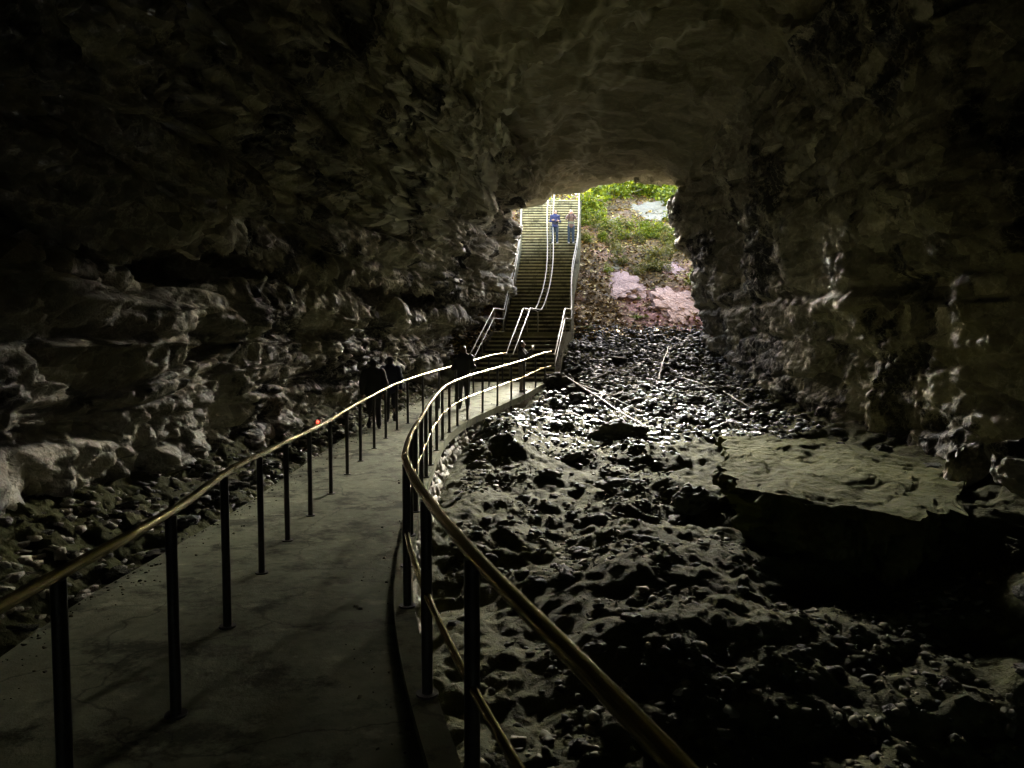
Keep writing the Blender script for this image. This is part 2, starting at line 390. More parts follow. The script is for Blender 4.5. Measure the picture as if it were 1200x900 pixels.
def ground(x, y):
    x = np.atleast_1d(np.asarray(x, float)); y = np.atleast_1d(np.asarray(y, float)); x, y = np.broadcast_arrays(x, y)
    z = ground_base(x, y)
    P = np.stack([x, y, np.zeros_like(x)], -1).reshape(-1, 3)
    free = 1 - ((sstep(xl(y) - .05, xl(y) + .1, x) * sstep(xr(y) + .1, xr(y) - .05, x)) * (y < 28.3) + ((x > sl(y) - .1) & (x < sr(y) + .1) & (y > 27.9) & (y < 46)))
    free = np.clip(free, 0, 1).ravel()
    n = .15 * fbm(P * np.array([.8, .8, 1]), 4) + .05 * ridged(P * np.array([1.6, 1.6, 1]) + 3, 3)
    f, e = facets(P * np.array([2.2, 2.2, 1.]) + fbm(P * 1.3, 2)[:, None] * .4)
    yy_ = y.ravel(); xx_ = x.ravel(); pitm = sstep(22, 17, yy_) * (xx_ > xr(yy_)); patch = np.clip(.32 + 1.5 * fbm(P * .5 + 9, 3), .08, .85)
    amp = 1 - pitm * (1 - patch)
    n = n + (.07 * f - .04 * np.exp(-e * 9)) * amp + .20 * pitm * fbm(P * .42 + 31, 2)
    m = (y.ravel() > -2) & (y.ravel() < 36) if len(n) > 5000 else np.ones(len(n), bool)
    Pm = P[m]; wq = fbm(Pm * 2.1 + 4, 2)[:, None] * .5
    n[m] += amp[m] * .038 * facets(Pm * np.array([4.6, 4.6, 1.]) + wq)[0] + (.4 + .6 * amp[m]) * .022 * facets(Pm * np.array([9.5, 9.5, 1.]) + wq)[0]
    return z + (n * free).reshape(z.shape)

def ground1(x, y): return float(ground(np.array([x]), np.array([y]))[0])

# ------------------------------------------------------------------ the cave shell: walls and ceiling
def section(y):
    """profile of the cave, left foot over the ceiling to right foot"""
    a = float(xwl(y)); b = float(xwr(y))
    g = min(-2.6, float(pit_z(min(y, 33))) - 1.5)
    t = float(sstep(29., 37., y))
    up = float(sstep(24, 10, y))            # the ceiling climbs towards the camera
    stepx = float(np.interp(y, [0, 16, 25, 37], [4.2, 2.5, -.9, 1.75]))
    hl = float(np.interp(y, [-20, 10, 16, 25, 33, 37], [7.2, 7.4, 7.0, 6.3, 6.1, 6.25]))
    hc = float(np.interp(y, [-20, 16, 28, 37], [8.2, 7.9, 7.3, 7.0]))
    inside = [(a - .3, g - .6), (a - .15, -1.9), (a + .1, -.9), (a - .05, -.1), (a + .05, .75), (a - .45, 1.0), (a - .4, 1.25), (a + .35, 1.55),
              (a + .75, 2.6), (a + .9, 3.6), (a + 1.5, 4.7), (a + 2.3, 5.6), (max(a + 3.3, (a + stepx) / 2), hl - .15), (stepx - .3, hl), (stepx + .15, hc - .05),
              ((stepx + b) / 2, hc + .15), (b - 2.2, hc + .1), (b - 1.2, hc - .7), (b - .9, 5.4), (b - .6, 3.6), (b - .15, 2.0), (b, .6), (b + .1, -.8), (b + .2, -2.2), (b + .5, g - 1.2)]
    lip = [(-1.6, g - .6), (-1.3, -1.6), (-1.1, -.6), (-.9, .1), (-.6, .8), (-.35, 1.1), (-.1, 1.5), (.0, 2.0),
           (.05, 2.9), (.05, 3.7), (-.05, 4.6), (-.25, 5.5), (-.35, 6.05), (1.55, 6.42), (2.05, 6.9),
           (4.9, 7.3), (7.9, 7.75), (9.6, 7.6), (10.2, 6.3), (10.4, 5.2), (10.6, 3.6), (10.7, 2.2), (10.8, .8), (10.9, -.6), (11, g - 1.2)]
    out = [(p[0] * (1 - t) + q[0] * t, p[1] * (1 - t) + q[1] * t) for p, q in zip(inside, lip)]
    bulge = [(4.4, 6.75), (6.2, 6.55), (7.05, 6.1), (6.5, 5.3), (6.75, 4.6), (7.2, 3.2), (7.55, 1.9), (7.9, .6), (8.1, -.8), (8.2, -2.), (8.4, g - 1.2)]
    k = float(sstep(25, 31, y) * sstep(35.5, 31.5, y))
    for j, q in enumerate(bulge):
        i = 14 + j; kk = k * (1 if j > 1 else .5); out[i] = (out[i][0] * (1 - kk) + q[0] * kk, out[i][1] * (1 - kk) + q[1] * kk)
    return out

NC = 25
def resample(pts, n):
    P = np.array(pts, float)
    # uniform spacing per control span weight keeps corresponding features aligned between sections
    k = np.linspace(0, len(P) - 1, n)
    i = np.clip(k.astype(int), 0, len(P) - 2); f = (k - i)
    p0 = P[np.clip(i - 1, 0, None)]; p1 = P[i]; p2 = P[i + 1]; p3 = P[np.clip(i + 2, None, len(P) - 1)]
    f = f[:, None]
    lin = p1 * (1 - f) + p2 * f
    cr = .5 * ((2 * p1) + (-p0 + p2) * f + (2 * p0 - 5 * p1 + 4 * p2 - p3) * f ** 2 + (-p0 + 3 * p1 - 3 * p2 + p3) * f ** 3)
    return .5 * lin + .5 * cr

NP = 720
ys = np.concatenate([np.linspace(-20, 5.5, 40), np.arange(5.6, 37.0, .06), np.linspace(37.0, 37.5, 8)])
_secs = np.stack([resample(section(y), NP) for y in ys])               # (ny, NP, 2)
S = np.zeros((len(ys), NP, 3)); S[:, :, 0] = _secs[:, :, 0]; S[:, :, 1] = ys[:, None]; S[:, :, 2] = _secs[:, :, 1]
# outer cliff: the last ring swept outwards and up, so the lip has a face
c = np.array([4.3, 0, 3.0]); rings = []
last = S[-1]
wt_ = np.clip((last[:, 2] - 3.5) / 2.5, 0, 1)
for sc, ds, dt, lf in [(1.01, .1, .05, .1), (1.03, .2, .0, .4), (1.08, .3, -.3, 1.), (1.15, .4, -1., 1.8), (1.3, .5, -3., 2.8), (1.6, .7, -8., 3.8), (2.2, 1., -18., 5.), (3.5, 1.5, -40., 6.5)]:
    r = last.copy(); r[:, 0] = c[0] + (last[:, 0] - c[0]) * sc; r[:, 2] = last[:, 2] + lf * wt_; r[:, 1] = 37.5 + ds * (1 - wt_) + dt * wt_; rings.append(r)
S = np.concatenate([S, np.stack(rings)])
NY = len(S)
gu = np.gradient(S, axis=0); gv = np.gradient(S, axis=1)
N = np.cross(gu, gv); N /= np.linalg.norm(N, axis=2)[:, :, None] + 1e-9   # sign fixed below
mid = S[300, NP // 2]; 
if N[300, NP // 2, 2] > 0: N = -N                                          # ceiling normal points down, into the cave
P = S.reshape(-1, 3)
tpar = np.tile(np.linspace(0, NC - 1, NP), NY)
ceilw = (sstep(11.0, 13., tpar) * sstep(17.6, 16.6, tpar))
wallw = 1 - ceilw
warp = np.stack([fbm(P * .5 + k * 31.7, 3) for k in range(3)], 1)
# slanting broken faces on the walls
ang = R(38)
Q = P + warp * .14
Qs = np.stack([Q[:, 0], Q[:, 1] * math.cos(ang) + Q[:, 2] * math.sin(ang), -Q[:, 1] * math.sin(ang) + Q[:, 2] * math.cos(ang)], 1)
f1, e1 = facets(Q * np.array([.8, .24, 1.35]) + 3.1)
f2, e2 = facets(Qs * np.array([2.0, 1.9, 1.25]) + 11.7)
f3, e3 = facets(Qs * np.array([5.5, 3.5, 6.5]) + 1.9)
strata = np.zeros(len(P))
zz = P[:, 2] + .10 * perlin(P * np.array([.5, .5, .2]) + 5)
for z0, w_, a_ in ((1.12, .15, -.62), (.55, .35, .16), (.05, .10, -.16), (2.75, .14, -.26), (-1.1, .1, -.15), (4.1, .12, -.2), (3.3, .07, -.12), (1.9, .06, -.10), (5.2, .14, -.22)):
    strata += a_ * np.exp(-((zz - z0) / w_) ** 2)
terr = (np.floor(zz * 1.9) + sstep(.72, 1., zz * 1.9 - np.floor(zz * 1.9)))
strata += .10 * perlin(np.stack([terr * 3.7 + 1, P[:, 1] * .15, P[:, 0] * .1], 1))
rt = np.where(P[:, 0] > 4, .5, 1.)
d_wall = .40 * fbm(P * .38 + 2, 3) + rt * (.33 * f1 + .16 * f2 + .095 * f3 - .16 * np.exp(-e1 * 24) - .07 * np.exp(-e2 * 22)) + .04 * f3 * (1 - rt) + strata * sstep(8, 14, P[:, 1] + 4) * np.where(P[:, 0] > 4, .3, 1.) + .03 * fbm(P * 6, 3)
# ceiling: flat beds broken along edges
Pc = P * np.array([.42, .30, .9]) + warp * .22
bed = ridged(Pc * np.array([.9, .8, 1]) + 40, 3)
lv = np.floor(2.2 * perlin(Pc * np.array([.8, 1.3, 1]) + 70) + .5) + .5 * np.floor(3 * perlin(np.stack([P[:, 0] * .12 + P[:, 1] * .05, P[:, 1] * .33 - P[:, 0] * .1, P[:, 2] * .0], 1) + 5) + .5); 
lv2 = np.floor(3.0 * perlin(Pc * 2.6 + 20) + .5)
d_ceil = .24 * lv + .06 * lv2 + .12 * fbm(P * .3 + 8, 3) + .025 * fbm(P * np.array([2, 3, 2]), 4) + .02 * f2
xf_ = np.interp(P[:, 1], [4, 16, 25, 37], [6.2, 2.5, -.9, -.8]); sg_ = P[:, 0] - xf_ - .1 + .32 * fbm(P * .5 + 60, 3) + .13 * fbm(P * 2.2 + 3, 3)
d_ceil = d_ceil - .38 * sstep(.07, -.07, sg_) + .34 * sstep(-1.45, -1.6, sg_) - .25 * sstep(-2.55, -2.7, sg_) + .2 * sstep(2.1, 1.95, sg_)
d_ceil = d_ceil + .09 * perlin(np.stack([P[:, 0] * .25, P[:, 1] * 2.6, P[:, 2] * 2.2], 1)) + .05 * ridged(np.stack([P[:, 0] * .5, P[:, 1] * 3.5, P[:, 2] * 3.5], 1), 2) * sstep(31, 35, P[:, 1]) + .10 * facets(P * np.array([.9, 1.6, 1.]) + 4)[0] * sstep(30, 34, P[:, 1])
edge = 1 - .6 * sstep(33.0, 36.6, P[:, 1])
disp = (d_wall * wallw + d_ceil * ceilw) * edge
V = P + N.reshape(-1, 3) * disp[:, None]
V = V.reshape(NY, NP, 3)
V[:, :, 1] = np.maximum.accumulate(np.where(np.arange(NY)[:, None] > NY - 9, V[:, :, 1], V[:, :, 1]), axis=0) if False else V[:, :, 1]

# pale lines colouring in light caught on ridges across ceiling and upper left wall
lit_rim = np.zeros(len(P)); wig = .32 * fbm(P * .5 + 60, 3) + .13 * fbm(P * 2.2 + 3, 3)
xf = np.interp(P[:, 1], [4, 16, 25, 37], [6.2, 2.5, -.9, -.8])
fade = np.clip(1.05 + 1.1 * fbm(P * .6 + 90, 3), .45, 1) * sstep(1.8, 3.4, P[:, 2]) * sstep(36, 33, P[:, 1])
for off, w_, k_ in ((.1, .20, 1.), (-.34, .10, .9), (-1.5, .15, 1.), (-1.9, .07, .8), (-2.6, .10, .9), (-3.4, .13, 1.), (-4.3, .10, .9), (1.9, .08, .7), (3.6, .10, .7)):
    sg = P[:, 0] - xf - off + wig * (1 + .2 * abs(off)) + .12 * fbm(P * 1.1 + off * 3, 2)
    lit_rim = np.maximum(lit_rim, k_ * np.exp(-(sg / w_) ** 4) * np.maximum(fade, .8 * (abs(off) < .4) * sstep(2, 3.5, P[:, 2])))
lit_rim = np.clip(lit_rim + .35 * (ridged(P * .9 + 11, 4) > 1.25) * (P[:, 0] < 3) * sstep(0, 2, P[:, 2]) * fade, 0, 1) * .9
V = (V.reshape(-1, 3) - N.reshape(-1, 3) * (.05 * lit_rim)[:, None]).reshape(NY, NP, 3)
lit_rim = lit_rim.reshape(NY, NP)
def shell_piece(name, i0, i1, mat):
    sub = V[:, i0:i1 + 1]; o = link(name, mesh_np(sub.reshape(-1, 3), grid_faces(NY, i1 - i0 + 1)), mat, smooth=False)
    at = o.data.attributes.new('lit_ridge', 'FLOAT', 'POINT'); at.data.foreach_set('value', lit_rim[:, i0:i1 + 1].ravel().astype(np.float32))
    return tag(o, kind='structure')
k1 = int(NP * 11.6 / 24); k2 = int(NP * 16.8 / 24)
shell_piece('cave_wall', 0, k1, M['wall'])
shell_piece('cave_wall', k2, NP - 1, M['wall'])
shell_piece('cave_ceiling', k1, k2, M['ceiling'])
# unseen cap added across the passage behind the camera to keep light out
eb = V[0]; cen = np.array([[2., -22., 1.5]])
Fe = np.array([(i, i + 1, NP) for i in range(NP - 1)])
tag(link('unseen_light_cap', mesh_np(np.concatenate([eb, cen]), Fe), M['wall'], smooth=False), kind='structure')

# ------------------------------------------------------------------ cave floor and hillside
def terrain(name, xs, ys_, mat, smooth=True):
    X, Y = np.meshgrid(xs, ys_); Z = ground(X, Y)
    o = link(name, mesh_np(np.stack([X, Y, Z], -1).reshape(-1, 3), grid_faces(len(ys_), len(xs))), mat, smooth=smooth)
    return tag(o, kind='structure')
yv = [-21.]
while yv[-1] < 33.6: yv.append(yv[-1] + (1. if yv[-1] < 1 else np.clip(.0048 * yv[-1], .026, .10)))
terrain('cave_floor', np.arange(-7.5, 11.5, .034), np.array(yv), M['pit'], smooth=False)
terrain('hillside', np.arange(-30, 45, .22), np.arange(33.55, 80, .15), M['hill'])

# ------------------------------------------------------------------ walkway, kerb, retaining wall
def ribbon_solid(name, fl, fr, ftop, thick, y0, y1, mat, dy=.25, nx=10, parent=None):
    yy = np.arange(y0, y1 + 1e-6, dy); V_ = []; F = []
    for y in yy:
        a, b, z = float(fl(y)), float(fr(y)), float(ftop(y))
        row = [(a, y, z - thick)] + [(a + (b - a) * t, y, z) for t in np.linspace(0, 1, nx)] + [(b, y, z - thick)]
        V_ += row
    w = nx + 2
    for k in range(len(yy) - 1):
        for j in range(w):
            j2 = (j + 1) % w
            F.append((k * w + j, k * w + j2, (k + 1) * w + j2, (k + 1) * w + j))
    F.append(tuple(range(w))[::-1]); F.append(tuple(range((len(yy) - 1) * w, len(yy) * w)))
    me = bpy.data.meshes.new('mesh'); me.from_pydata(V_, [], F); me.update()
    bm = bmesh.new(); bm.from_mesh(me); bmesh.ops.recalc_face_normals(bm, faces=bm.faces[:]); bm.to_mesh(me); bm.free()
    return link(name, me, mat, parent, smooth=False)
walk = tag(ribbon_solid('walkway', xl, lambda y: xr(y) - .10, zw, .35, -9, 28.0, M['walk']), kind='structure')
kerb = tag(ribbon_solid('kerb', lambda y: xr(y) - .098, lambda y: xr(y) + .05, lambda y: zw(y) + .05, .17, -9, 28.0, M['kerb'], nx=4), kind='structure')

# retaining wall of mortared stones under the kerb
yy = np.concatenate([np.arange(-8, 3, .3), np.arange(3, 26.5, .05)]); zt = np.linspace(0, 1, 44)
Y, T = np.meshgrid(yy, zt, indexing='ij')
Ztop = zw(Y) - .125; Zbot = np.minimum(pit_z(Y) - .5, Ztop - .3); Zw = Ztop + (Zbot - Ztop) * T
Xw = xr(Y) - .06 + .10 * T
Pw = np.stack([Xw, Y, Zw], -1).reshape(-1, 3)
fw, ew = facets(Pw * np.array([.5, 2.6, 4.6]))
Pw[:, 0] += .07 * sstep(0, .28, ew) + .05 * fw + .02 * fbm(Pw * 9, 2)
Pb = Pw.reshape(len(yy), 44, 3).copy(); Pb[:, :, 0] = Xw - .3
tot = np.concatenate([Pw, Pb.reshape(-1, 3)]); F1 = grid_faces(len(yy), 44); n1 = len(Pw)
F2 = F1[:, ::-1] + n1
caps = [(i * 44, (i + 1) * 44, n1 + (i + 1) * 44, n1 + i * 44) for i in range(len(yy) - 1)]
rw = link('retaining_wall', mesh_np(tot, np.concatenate([F1, F2, np.array(caps)])), M['masonry'], smooth=False)
tag(rw, 'mortared rubble stone retaining wall under the curved outer edge of the walkway', 'retaining wall')

# ------------------------------------------------------------------ walkway railings
def path3(fx, fz, ylist): return [(float(fx(y)), y, float(fz(y))) for y in ylist]
def railing(name, label, fx, posts, y0, y1, h, rail_r, mid, post_r, mat_rail, mat_post, foot=0., end_return=None):
    root = empty(name, (float(fx(posts[0])), posts[0], float(zw(posts[0]))))
    tag(root, label, 'railing')
    ox, oy, oz = root.location
    def loc(P_): return [(p[0] - ox, p[1] - oy, p[2] - oz) for p in P_]
    yl = np.arange(y0, y1 + 1e-6, .2)
    mb = MB(); pts = path3(fx, lambda y: zw(y) + h - rail_r, yl)
    if end_return: pts += end_return
    mb.tube(loc(pts), rail_r, 16); mb.build('top_rail', mat_rail, root)
    if mid:
        mb = MB(); mb.tube(loc(path3(fx, lambda y: zw(y) + h * .52, yl)), .019, 12); mb.build('mid_rail', mat_rail, root)
    for y in posts[1::4]:
        mb = MB(); mb.tube(loc(path3(fx, lambda q: zw(q) + h - rail_r, [y + .26, y + .30, y + .34])), rail_r * 1.13, 16); mb.build('joint_sleeve', mat_rail, root)
    for y in posts:
        x = float(fx(y)); z = float(zw(y)); mb = MB()
        mb.tube(loc([(x, y, z - foot), (x, y, z + h - rail_r * 2 + .006)]), post_r, 12)
        po = mb.build('post', mat_post, root)
        fl = MB(); fl.tube(loc([(x, y, z + (.002 if not foot else .052)), (x, y, z + (.014 if not foot else .064))]), post_r * 2.0, 14); fl.build('base_flange', mat_post, po)
    return root
left_posts = [-1.3, .1, 1.4, 2.72, 3.8, 5.1, 6.64, 7.96, 9.3, 10.75, 12.3, 13.55, 14.9, 16.1, 17.2, 18.2, 19.6, 21, 22.5, 24.2, 25.9, 27.4]
right_posts = [-1.3, .1, 1.45, 2.82, 3.93, 5.4, 6.7, 8, 9.3, 10.6, 11.8, 12.9, 14.4, 15.6, 16.6, 17.5, 18.5, 19.8, 21.1, 22.5, 23.8, 25.4, 26.8]
railing('handrail', 'long single-bar handrail on dark posts running along the left part of the walkway',
        xm, left_posts, -3, 27.9, 1.075, .0245, False, .028, M['rail'], M['post'])
railing('handrail', 'two-bar curved railing with thick top bar on the walkway edge above the rocky pit',
        xr, right_posts, -3, 27.9, 1.13, .0275, True, .030, M['rail'], M['post'], foot=.3)

# ------------------------------------------------------------------ staircase
stair = empty('staircase', (0, 28, -1.62))
tag(stair, 'long straight concrete staircase in two flights climbing out of the cave mouth', 'staircase')
def stair_part(mb, name, mat, bevel=0., smooth=False):
    mb.v = [(v[0], v[1] - 28, v[2] + 1.62) for v in mb.v]; return mb.build(name, mat, stair, smooth, bevel)
def step(y, z, rise, tread, ybase):
    a, b = float(sl(y)), float(sr(y)); m = MB()
    m.box(((a + b) / 2, y + tread / 2 - .02, z - .03), ((b - a) / 2, tread / 2 + .035, .03))                  # tread with nosing
    m.box(((a + b) / 2, y + .04, z - .0605 - (rise - .062) / 2), ((b - a) / 2 - .005, .03, (rise - .062) / 2))       # riser
    return m
def lit_shaded_faces(o):  # treads and nosings coloured as lit, risers as shaded
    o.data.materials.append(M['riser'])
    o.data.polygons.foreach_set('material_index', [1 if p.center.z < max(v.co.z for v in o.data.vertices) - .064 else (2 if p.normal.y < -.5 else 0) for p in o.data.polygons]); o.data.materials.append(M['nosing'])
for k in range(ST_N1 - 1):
    _o = stair_part(step(ST_Y0 + k * ST_T1, -1.62 + (k + 1) * ST_R1, ST_R1, ST_T1, 0), 'step', M['tread'], .008); lit_shaded_faces(_o)
m = MB(); yl_, yr_ = LAND_Y0 - ST_T1, LAND_Y1
a0, b0, a1, b1 = float(sl(yl_)), float(sr(yl_)), float(sl(yr_)), float(sr(yr_)); zt_ = LAND_Z
m.add([(a0, yl_, zt_ - .16), (b0, yl_, zt_ - .16), (b1, yr_ + .05, zt_ - .16), (a1, yr_ + .05, zt_ - .16), (a0, yl_, zt_), (b0, yl_, zt_), (b1, yr_ + .05, zt_), (a1, yr_ + .05, zt_)],
      [(3, 2, 1, 0), (4, 5, 6, 7), (0, 1, 5, 4), (1, 2, 6, 5), (2, 3, 7, 6), (3, 0, 4, 7)])
stair_part(m, 'landing', M['tread'], .008)
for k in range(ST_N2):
    _o = stair_part(step(LAND_Y1 + k * ST_T2, LAND_Z + (k + 1) * ST_R2, ST_R2, ST_T2, 0), 'step', M['tread'], .008); lit_shaded_faces(_o)
topz = LAND_Z + ST_N2 * ST_R2
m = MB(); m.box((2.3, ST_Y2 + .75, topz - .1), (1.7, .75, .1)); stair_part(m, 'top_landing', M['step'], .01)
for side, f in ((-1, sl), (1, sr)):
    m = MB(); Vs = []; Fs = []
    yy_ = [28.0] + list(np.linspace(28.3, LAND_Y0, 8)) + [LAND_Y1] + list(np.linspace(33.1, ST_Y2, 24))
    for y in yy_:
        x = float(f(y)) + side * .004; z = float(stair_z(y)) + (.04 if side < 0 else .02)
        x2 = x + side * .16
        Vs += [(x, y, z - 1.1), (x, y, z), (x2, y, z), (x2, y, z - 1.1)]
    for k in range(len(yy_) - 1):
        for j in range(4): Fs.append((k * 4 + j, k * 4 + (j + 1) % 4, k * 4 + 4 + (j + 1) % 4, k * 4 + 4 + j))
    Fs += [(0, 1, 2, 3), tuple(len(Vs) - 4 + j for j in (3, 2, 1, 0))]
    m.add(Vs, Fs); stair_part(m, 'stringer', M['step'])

def stair_railing(label, fx_list, mid, start_y, ret_in, name='stair_railing', post_every=1.9, far=1.2, brace=False):
    root = empty(name, (float(fx_list[0](28.2)), 28.2, -1.62)); tag(root, label, 'railing')
    ox, oy, oz = root.location
    def L(P_): return [(p[0] - ox, p[1] - oy, p[2] - oz) for p in P_]
    H = .96
    def prof(y): return float(stair_z(y))
    ylist = [start_y, LAND_Y0 + .05, LAND_Y1 - .05] + list(np.linspace(33.2, ST_Y2, 14)) + [ST_Y2 + far]
    for fx in fx_list:
        mb = MB(); mb.tube(L([(float(fx(y)), y, prof(y) + H) for y in ylist]), .026, 10); mb.build('top_rail', M['stair_rail'], root)
        if mid:
            mb = MB(); mb.tube(L([(float(fx(y)), y, prof(y) + H * .58) for y in ylist]), .023, 10); mb.build('mid_rail', M['stair_rail'], root)
    fx = fx_list[0]
    for y in [start_y + .12, start_y + 1.6, LAND_Y0 + .1, LAND_Y1 - .12] + list(np.arange(LAND_Y1 + 1.6, ST_Y2, post_every)) + [ST_Y2 + .2, ST_Y2 + 1.1]:
        x = sum(float(g(y)) for g in fx_list) / len(fx_list); mb = MB()
        mb.tube(L([(x, y, prof(y) - .05), (x, y, prof(y) + H - (.02 if len(fx_list) == 1 else .10))]), .024, 8); po = mb.build('post', M['stair_rail'], root)
        if len(fx_list) > 1:
            mb = MB(); mb.tube(L([(float(fx_list[0](y)), y, prof(y) + H - .02), (x, y, prof(y) + H - .10), (float(fx_list[1](y)), y, prof(y) + H - .02)]), .018, 8)
            mb.build('bracket', M['stair_rail'], po)
    return root
stair_railing('two-bar stair railing on the left edge of the staircase against the rock wall', [lambda y: sl(y) - .06], True, 28.0, None)
stair_railing('two-bar stair railing on the right edge of the staircase beside the leafy bank', [lambda y: sr(y) + .06], True, 28.0, None)
c1 = pchip([(28, -.24), (31.2, .44), (32.8, 1.0), (41.7, 1.9), (52, 2.5)]); c2 = pchip([(28, .02), (31.2, .73), (32.8, 1.27), (41.7, 2.22), (52, 2.85)])
stair_railing('twin-bar centre railing running up the middle of the staircase, dividing it in two lanes', [c1, c2], False, 28.0, None)

# ------------------------------------------------------------------ rocks
def rock_mesh(seed, size, sub=3, rough=.22, flat_top=0., freq=1.4):
    bm = bmesh.new(); bmesh.ops.create_icosphere(bm, subdivisions=sub, radius=1)
    P = np.array([v.co[:] for v in bm.verts]); q = P * freq + seed * 7.3
    f, e = facets(q * 1.25)
    d = 1 + rough * fbm(q, 4) + rough * 1.0 * f
    P = P * d[:, None]
    if flat_top: P[:, 2] = np.where(P[:, 2] > flat_top, flat_top + (P[:, 2] - flat_top) * .15, P[:, 2])
    P = P * np.array(size)
    for v, c_ in zip(bm.verts, P): v.co = c_
    me = bpy.data.meshes.new('mesh'); bm.to_mesh(me); bm.free(); return me

def place_rock(name, label, cat, x, y, size, mat, seed, rz=0., sink=.35, group=None, sub=4, rough=.22, ft=0., tilt=0., me=None):
    o = link(name, me or rock_mesh(seed, size, sub, rough, ft), None if me else mat, smooth=False)
    o.location = (x, y, ground1(x, y) + size[2] * (1 - 2 * sink) ); o.rotation_euler = (tilt, 0, rz)
    return tag(o, label, cat, group)

# the big flat ledge by the right wall
def ledge():
    n, mz = 150, 110
    U, W = np.meshgrid(np.linspace(0, 1, n), np.linspace(0, 1, mz), indexing='ij')
    # outline: left edge polyline (near to far), right edge sits in the wall
    yy = 10.6 + U * 8.2
    P2 = np.stack([yy.ravel() * .9, W.ravel() * 3, np.zeros(n * mz)], 1)
    xL = np.interp(yy, [10.6, 12, 14, 16.5, 18.8], [4.5, 3.55, 3.9, 4.6, 5.2]) + .28 * fbm(np.stack([yy.ravel() * 1.3, yy.ravel() * 0, yy.ravel() * 0], 1), 3).reshape(yy.shape)
    xR = np.interp(yy, [10.6, 12, 14, 18.8], [6.2, 7.3, 8.5, 8.7])
    y_front = yy + (1 - U) ** 3 * .9 * np.sin(W * 2.6) * -1 + (1 - U) * .3 * fbm(np.stack([W.ravel() * 4, W.ravel() * 0 + 5, W.ravel() * 0], 1), 3).reshape(W.shape)
    y_front = y_front + (1 - U) ** 2 * .22 * facets(np.stack([W.ravel() * 5, U.ravel() * 2, W.ravel() * 0 + 2], 1))[0].reshape(W.shape) + (1 - U) * 1.2 * np.clip(W - .5, 0, 1)
    X = xL + (xR - xL) * W
    top = -2.36 + .012 * (18.8 - yy) * 0 + .10 * fbm(np.stack([X.ravel() * .8, yy.ravel() * .8, X.ravel() * 0 + 3], 1), 4).reshape(X.shape) - .10 * U
    lv = np.floor(2.2 * perlin(np.stack([X.ravel() * .6, yy.ravel() * .45, X.ravel() * 0 + 9], 1)) + .5).reshape(X.shape)
    top = top + .03 * lv + .05 * facets(np.stack([X.ravel() * 1.2, yy.ravel() * .8, X.ravel() * 0 + 3], 1))[0].reshape(X.shape) + .02 * fbm(np.stack([X.ravel() * 5, yy.ravel() * 5, X.ravel() * 0], 1), 4).reshape(X.shape)
    T_ = np.stack([X, y_front, top], -1)
    # skirt: outer boundary dropped and undercut
    bd = [(i, 0) for i in range(n - 1, -1, -1)] + [(0, j) for j in range(1, mz)]
    V_ = list(T_.reshape(-1, 3)); F = [tuple(f) for f in grid_faces(n, mz)]
    cx_, cy_ = 7.0, 15.5
    prev = [i * mz + j for i, j in bd]; prevp = np.array([V_[k] for k in prev])
    for lvl in range(1, 29):
        t = lvl / 28.
        ins = .04 + .30 * t ** 1.2 + .16 * (math.floor(t * 5 + .001) % 2)
        q = prevp.copy(); dv = np.stack([cx_ - q[:, 0], cy_ - q[:, 1]], 1); dv /= np.linalg.norm(dv, axis=1)[:, None]
        bump = .12 * fbm(np.stack([q[:, 0] * 2.2, q[:, 1] * 2.2, np.full(len(q), t * 3.)], 1), 3) + .38 * facets(np.stack([q[:, 0] * 1.3, q[:, 1] * 1.3, np.full(len(q), t * 1.6)], 1))[0] + .08 * facets(np.stack([q[:, 0] * 3.6, q[:, 1] * 3.6, np.full(len(q), t * 4.6)], 1))[0]
        q[:, 0] += dv[:, 0] * (ins - bump); q[:, 1] += dv[:, 1] * (ins - bump); q[:, 2] -= t * 1.15
        st = len(V_); V_ += list(q); cur = list(range(st, st + len(q)))
        for k in range(len(cur) - 1): F.append((prev[k], prev[k + 1], cur[k + 1], cur[k]))
        prev = cur
    return link('rock_ledge', mesh_np(np.array(V_), np.array(F)), M['ledge'], smooth=False)
tag(ledge(), 'broad flat-topped sandy rock ledge with dark undercut front at foot of the right wall', 'rock ledge')

place_rock('boulder', 'largest dark rounded boulder on the wet rubble, just below the crossed poles', 'boulder', 2.62, 19.8, (.62, .42, .30), M['boulder'], 1, .2, .3)
place_rock('boulder', 'dark block-shaped boulder alone in the wet rubble right of the crossed poles', 'boulder', 4.35, 22.3, (.36, .28, .20), M['boulder'], 2, .5, .25)
place_rock('boulder', 'dark slab-like boulder at the right corner of the foot of the stairs', 'boulder', 1.62, 26.9, (.52, .45, .30), M['boulder'], 3, .1, .2)
place_rock('boulder', 'low dark stone touching the right tip of the largest boulder', 'boulder', 3.28, 19.9, (.28, .25, .14), M['boulder'], 4, .9, .25)
place_rock('boulder', 'blunt dark stone beside the left end of the crossed poles, right of the stair foot', 'boulder', 2.35, 25.7, (.30, .28, .20), M['boulder'], 5, .3, .25)
place_rock('boulder', 'flat greyish slab lying high in the rubble below the pink outcrop', 'boulder', 4.0, 30.2, (.55, .30, .10), M['boulder'], 6, -.5, .1, sub=3)
place_rock('boulder', 'dark chunk in front of the left end of the sandy ledge', 'boulder', 3.25, 13.6, (.40, .30, .24), M['boulder'], 7, .3, .3)
place_rock('boulder', 'dark flat stone on the mud left of the sandy ledge, farther back', 'boulder', 2.1, 14.9, (.50, .26, .13), M['boulder'], 8, .1, .3)
place_rock('boulder', 'tilted pale slab leaning at the foot of the right wall behind the sandy ledge', 'boulder', 7.55, 12.6, (.36, .30, .42), M['wall'], 9, .4, .25, tilt=.3)
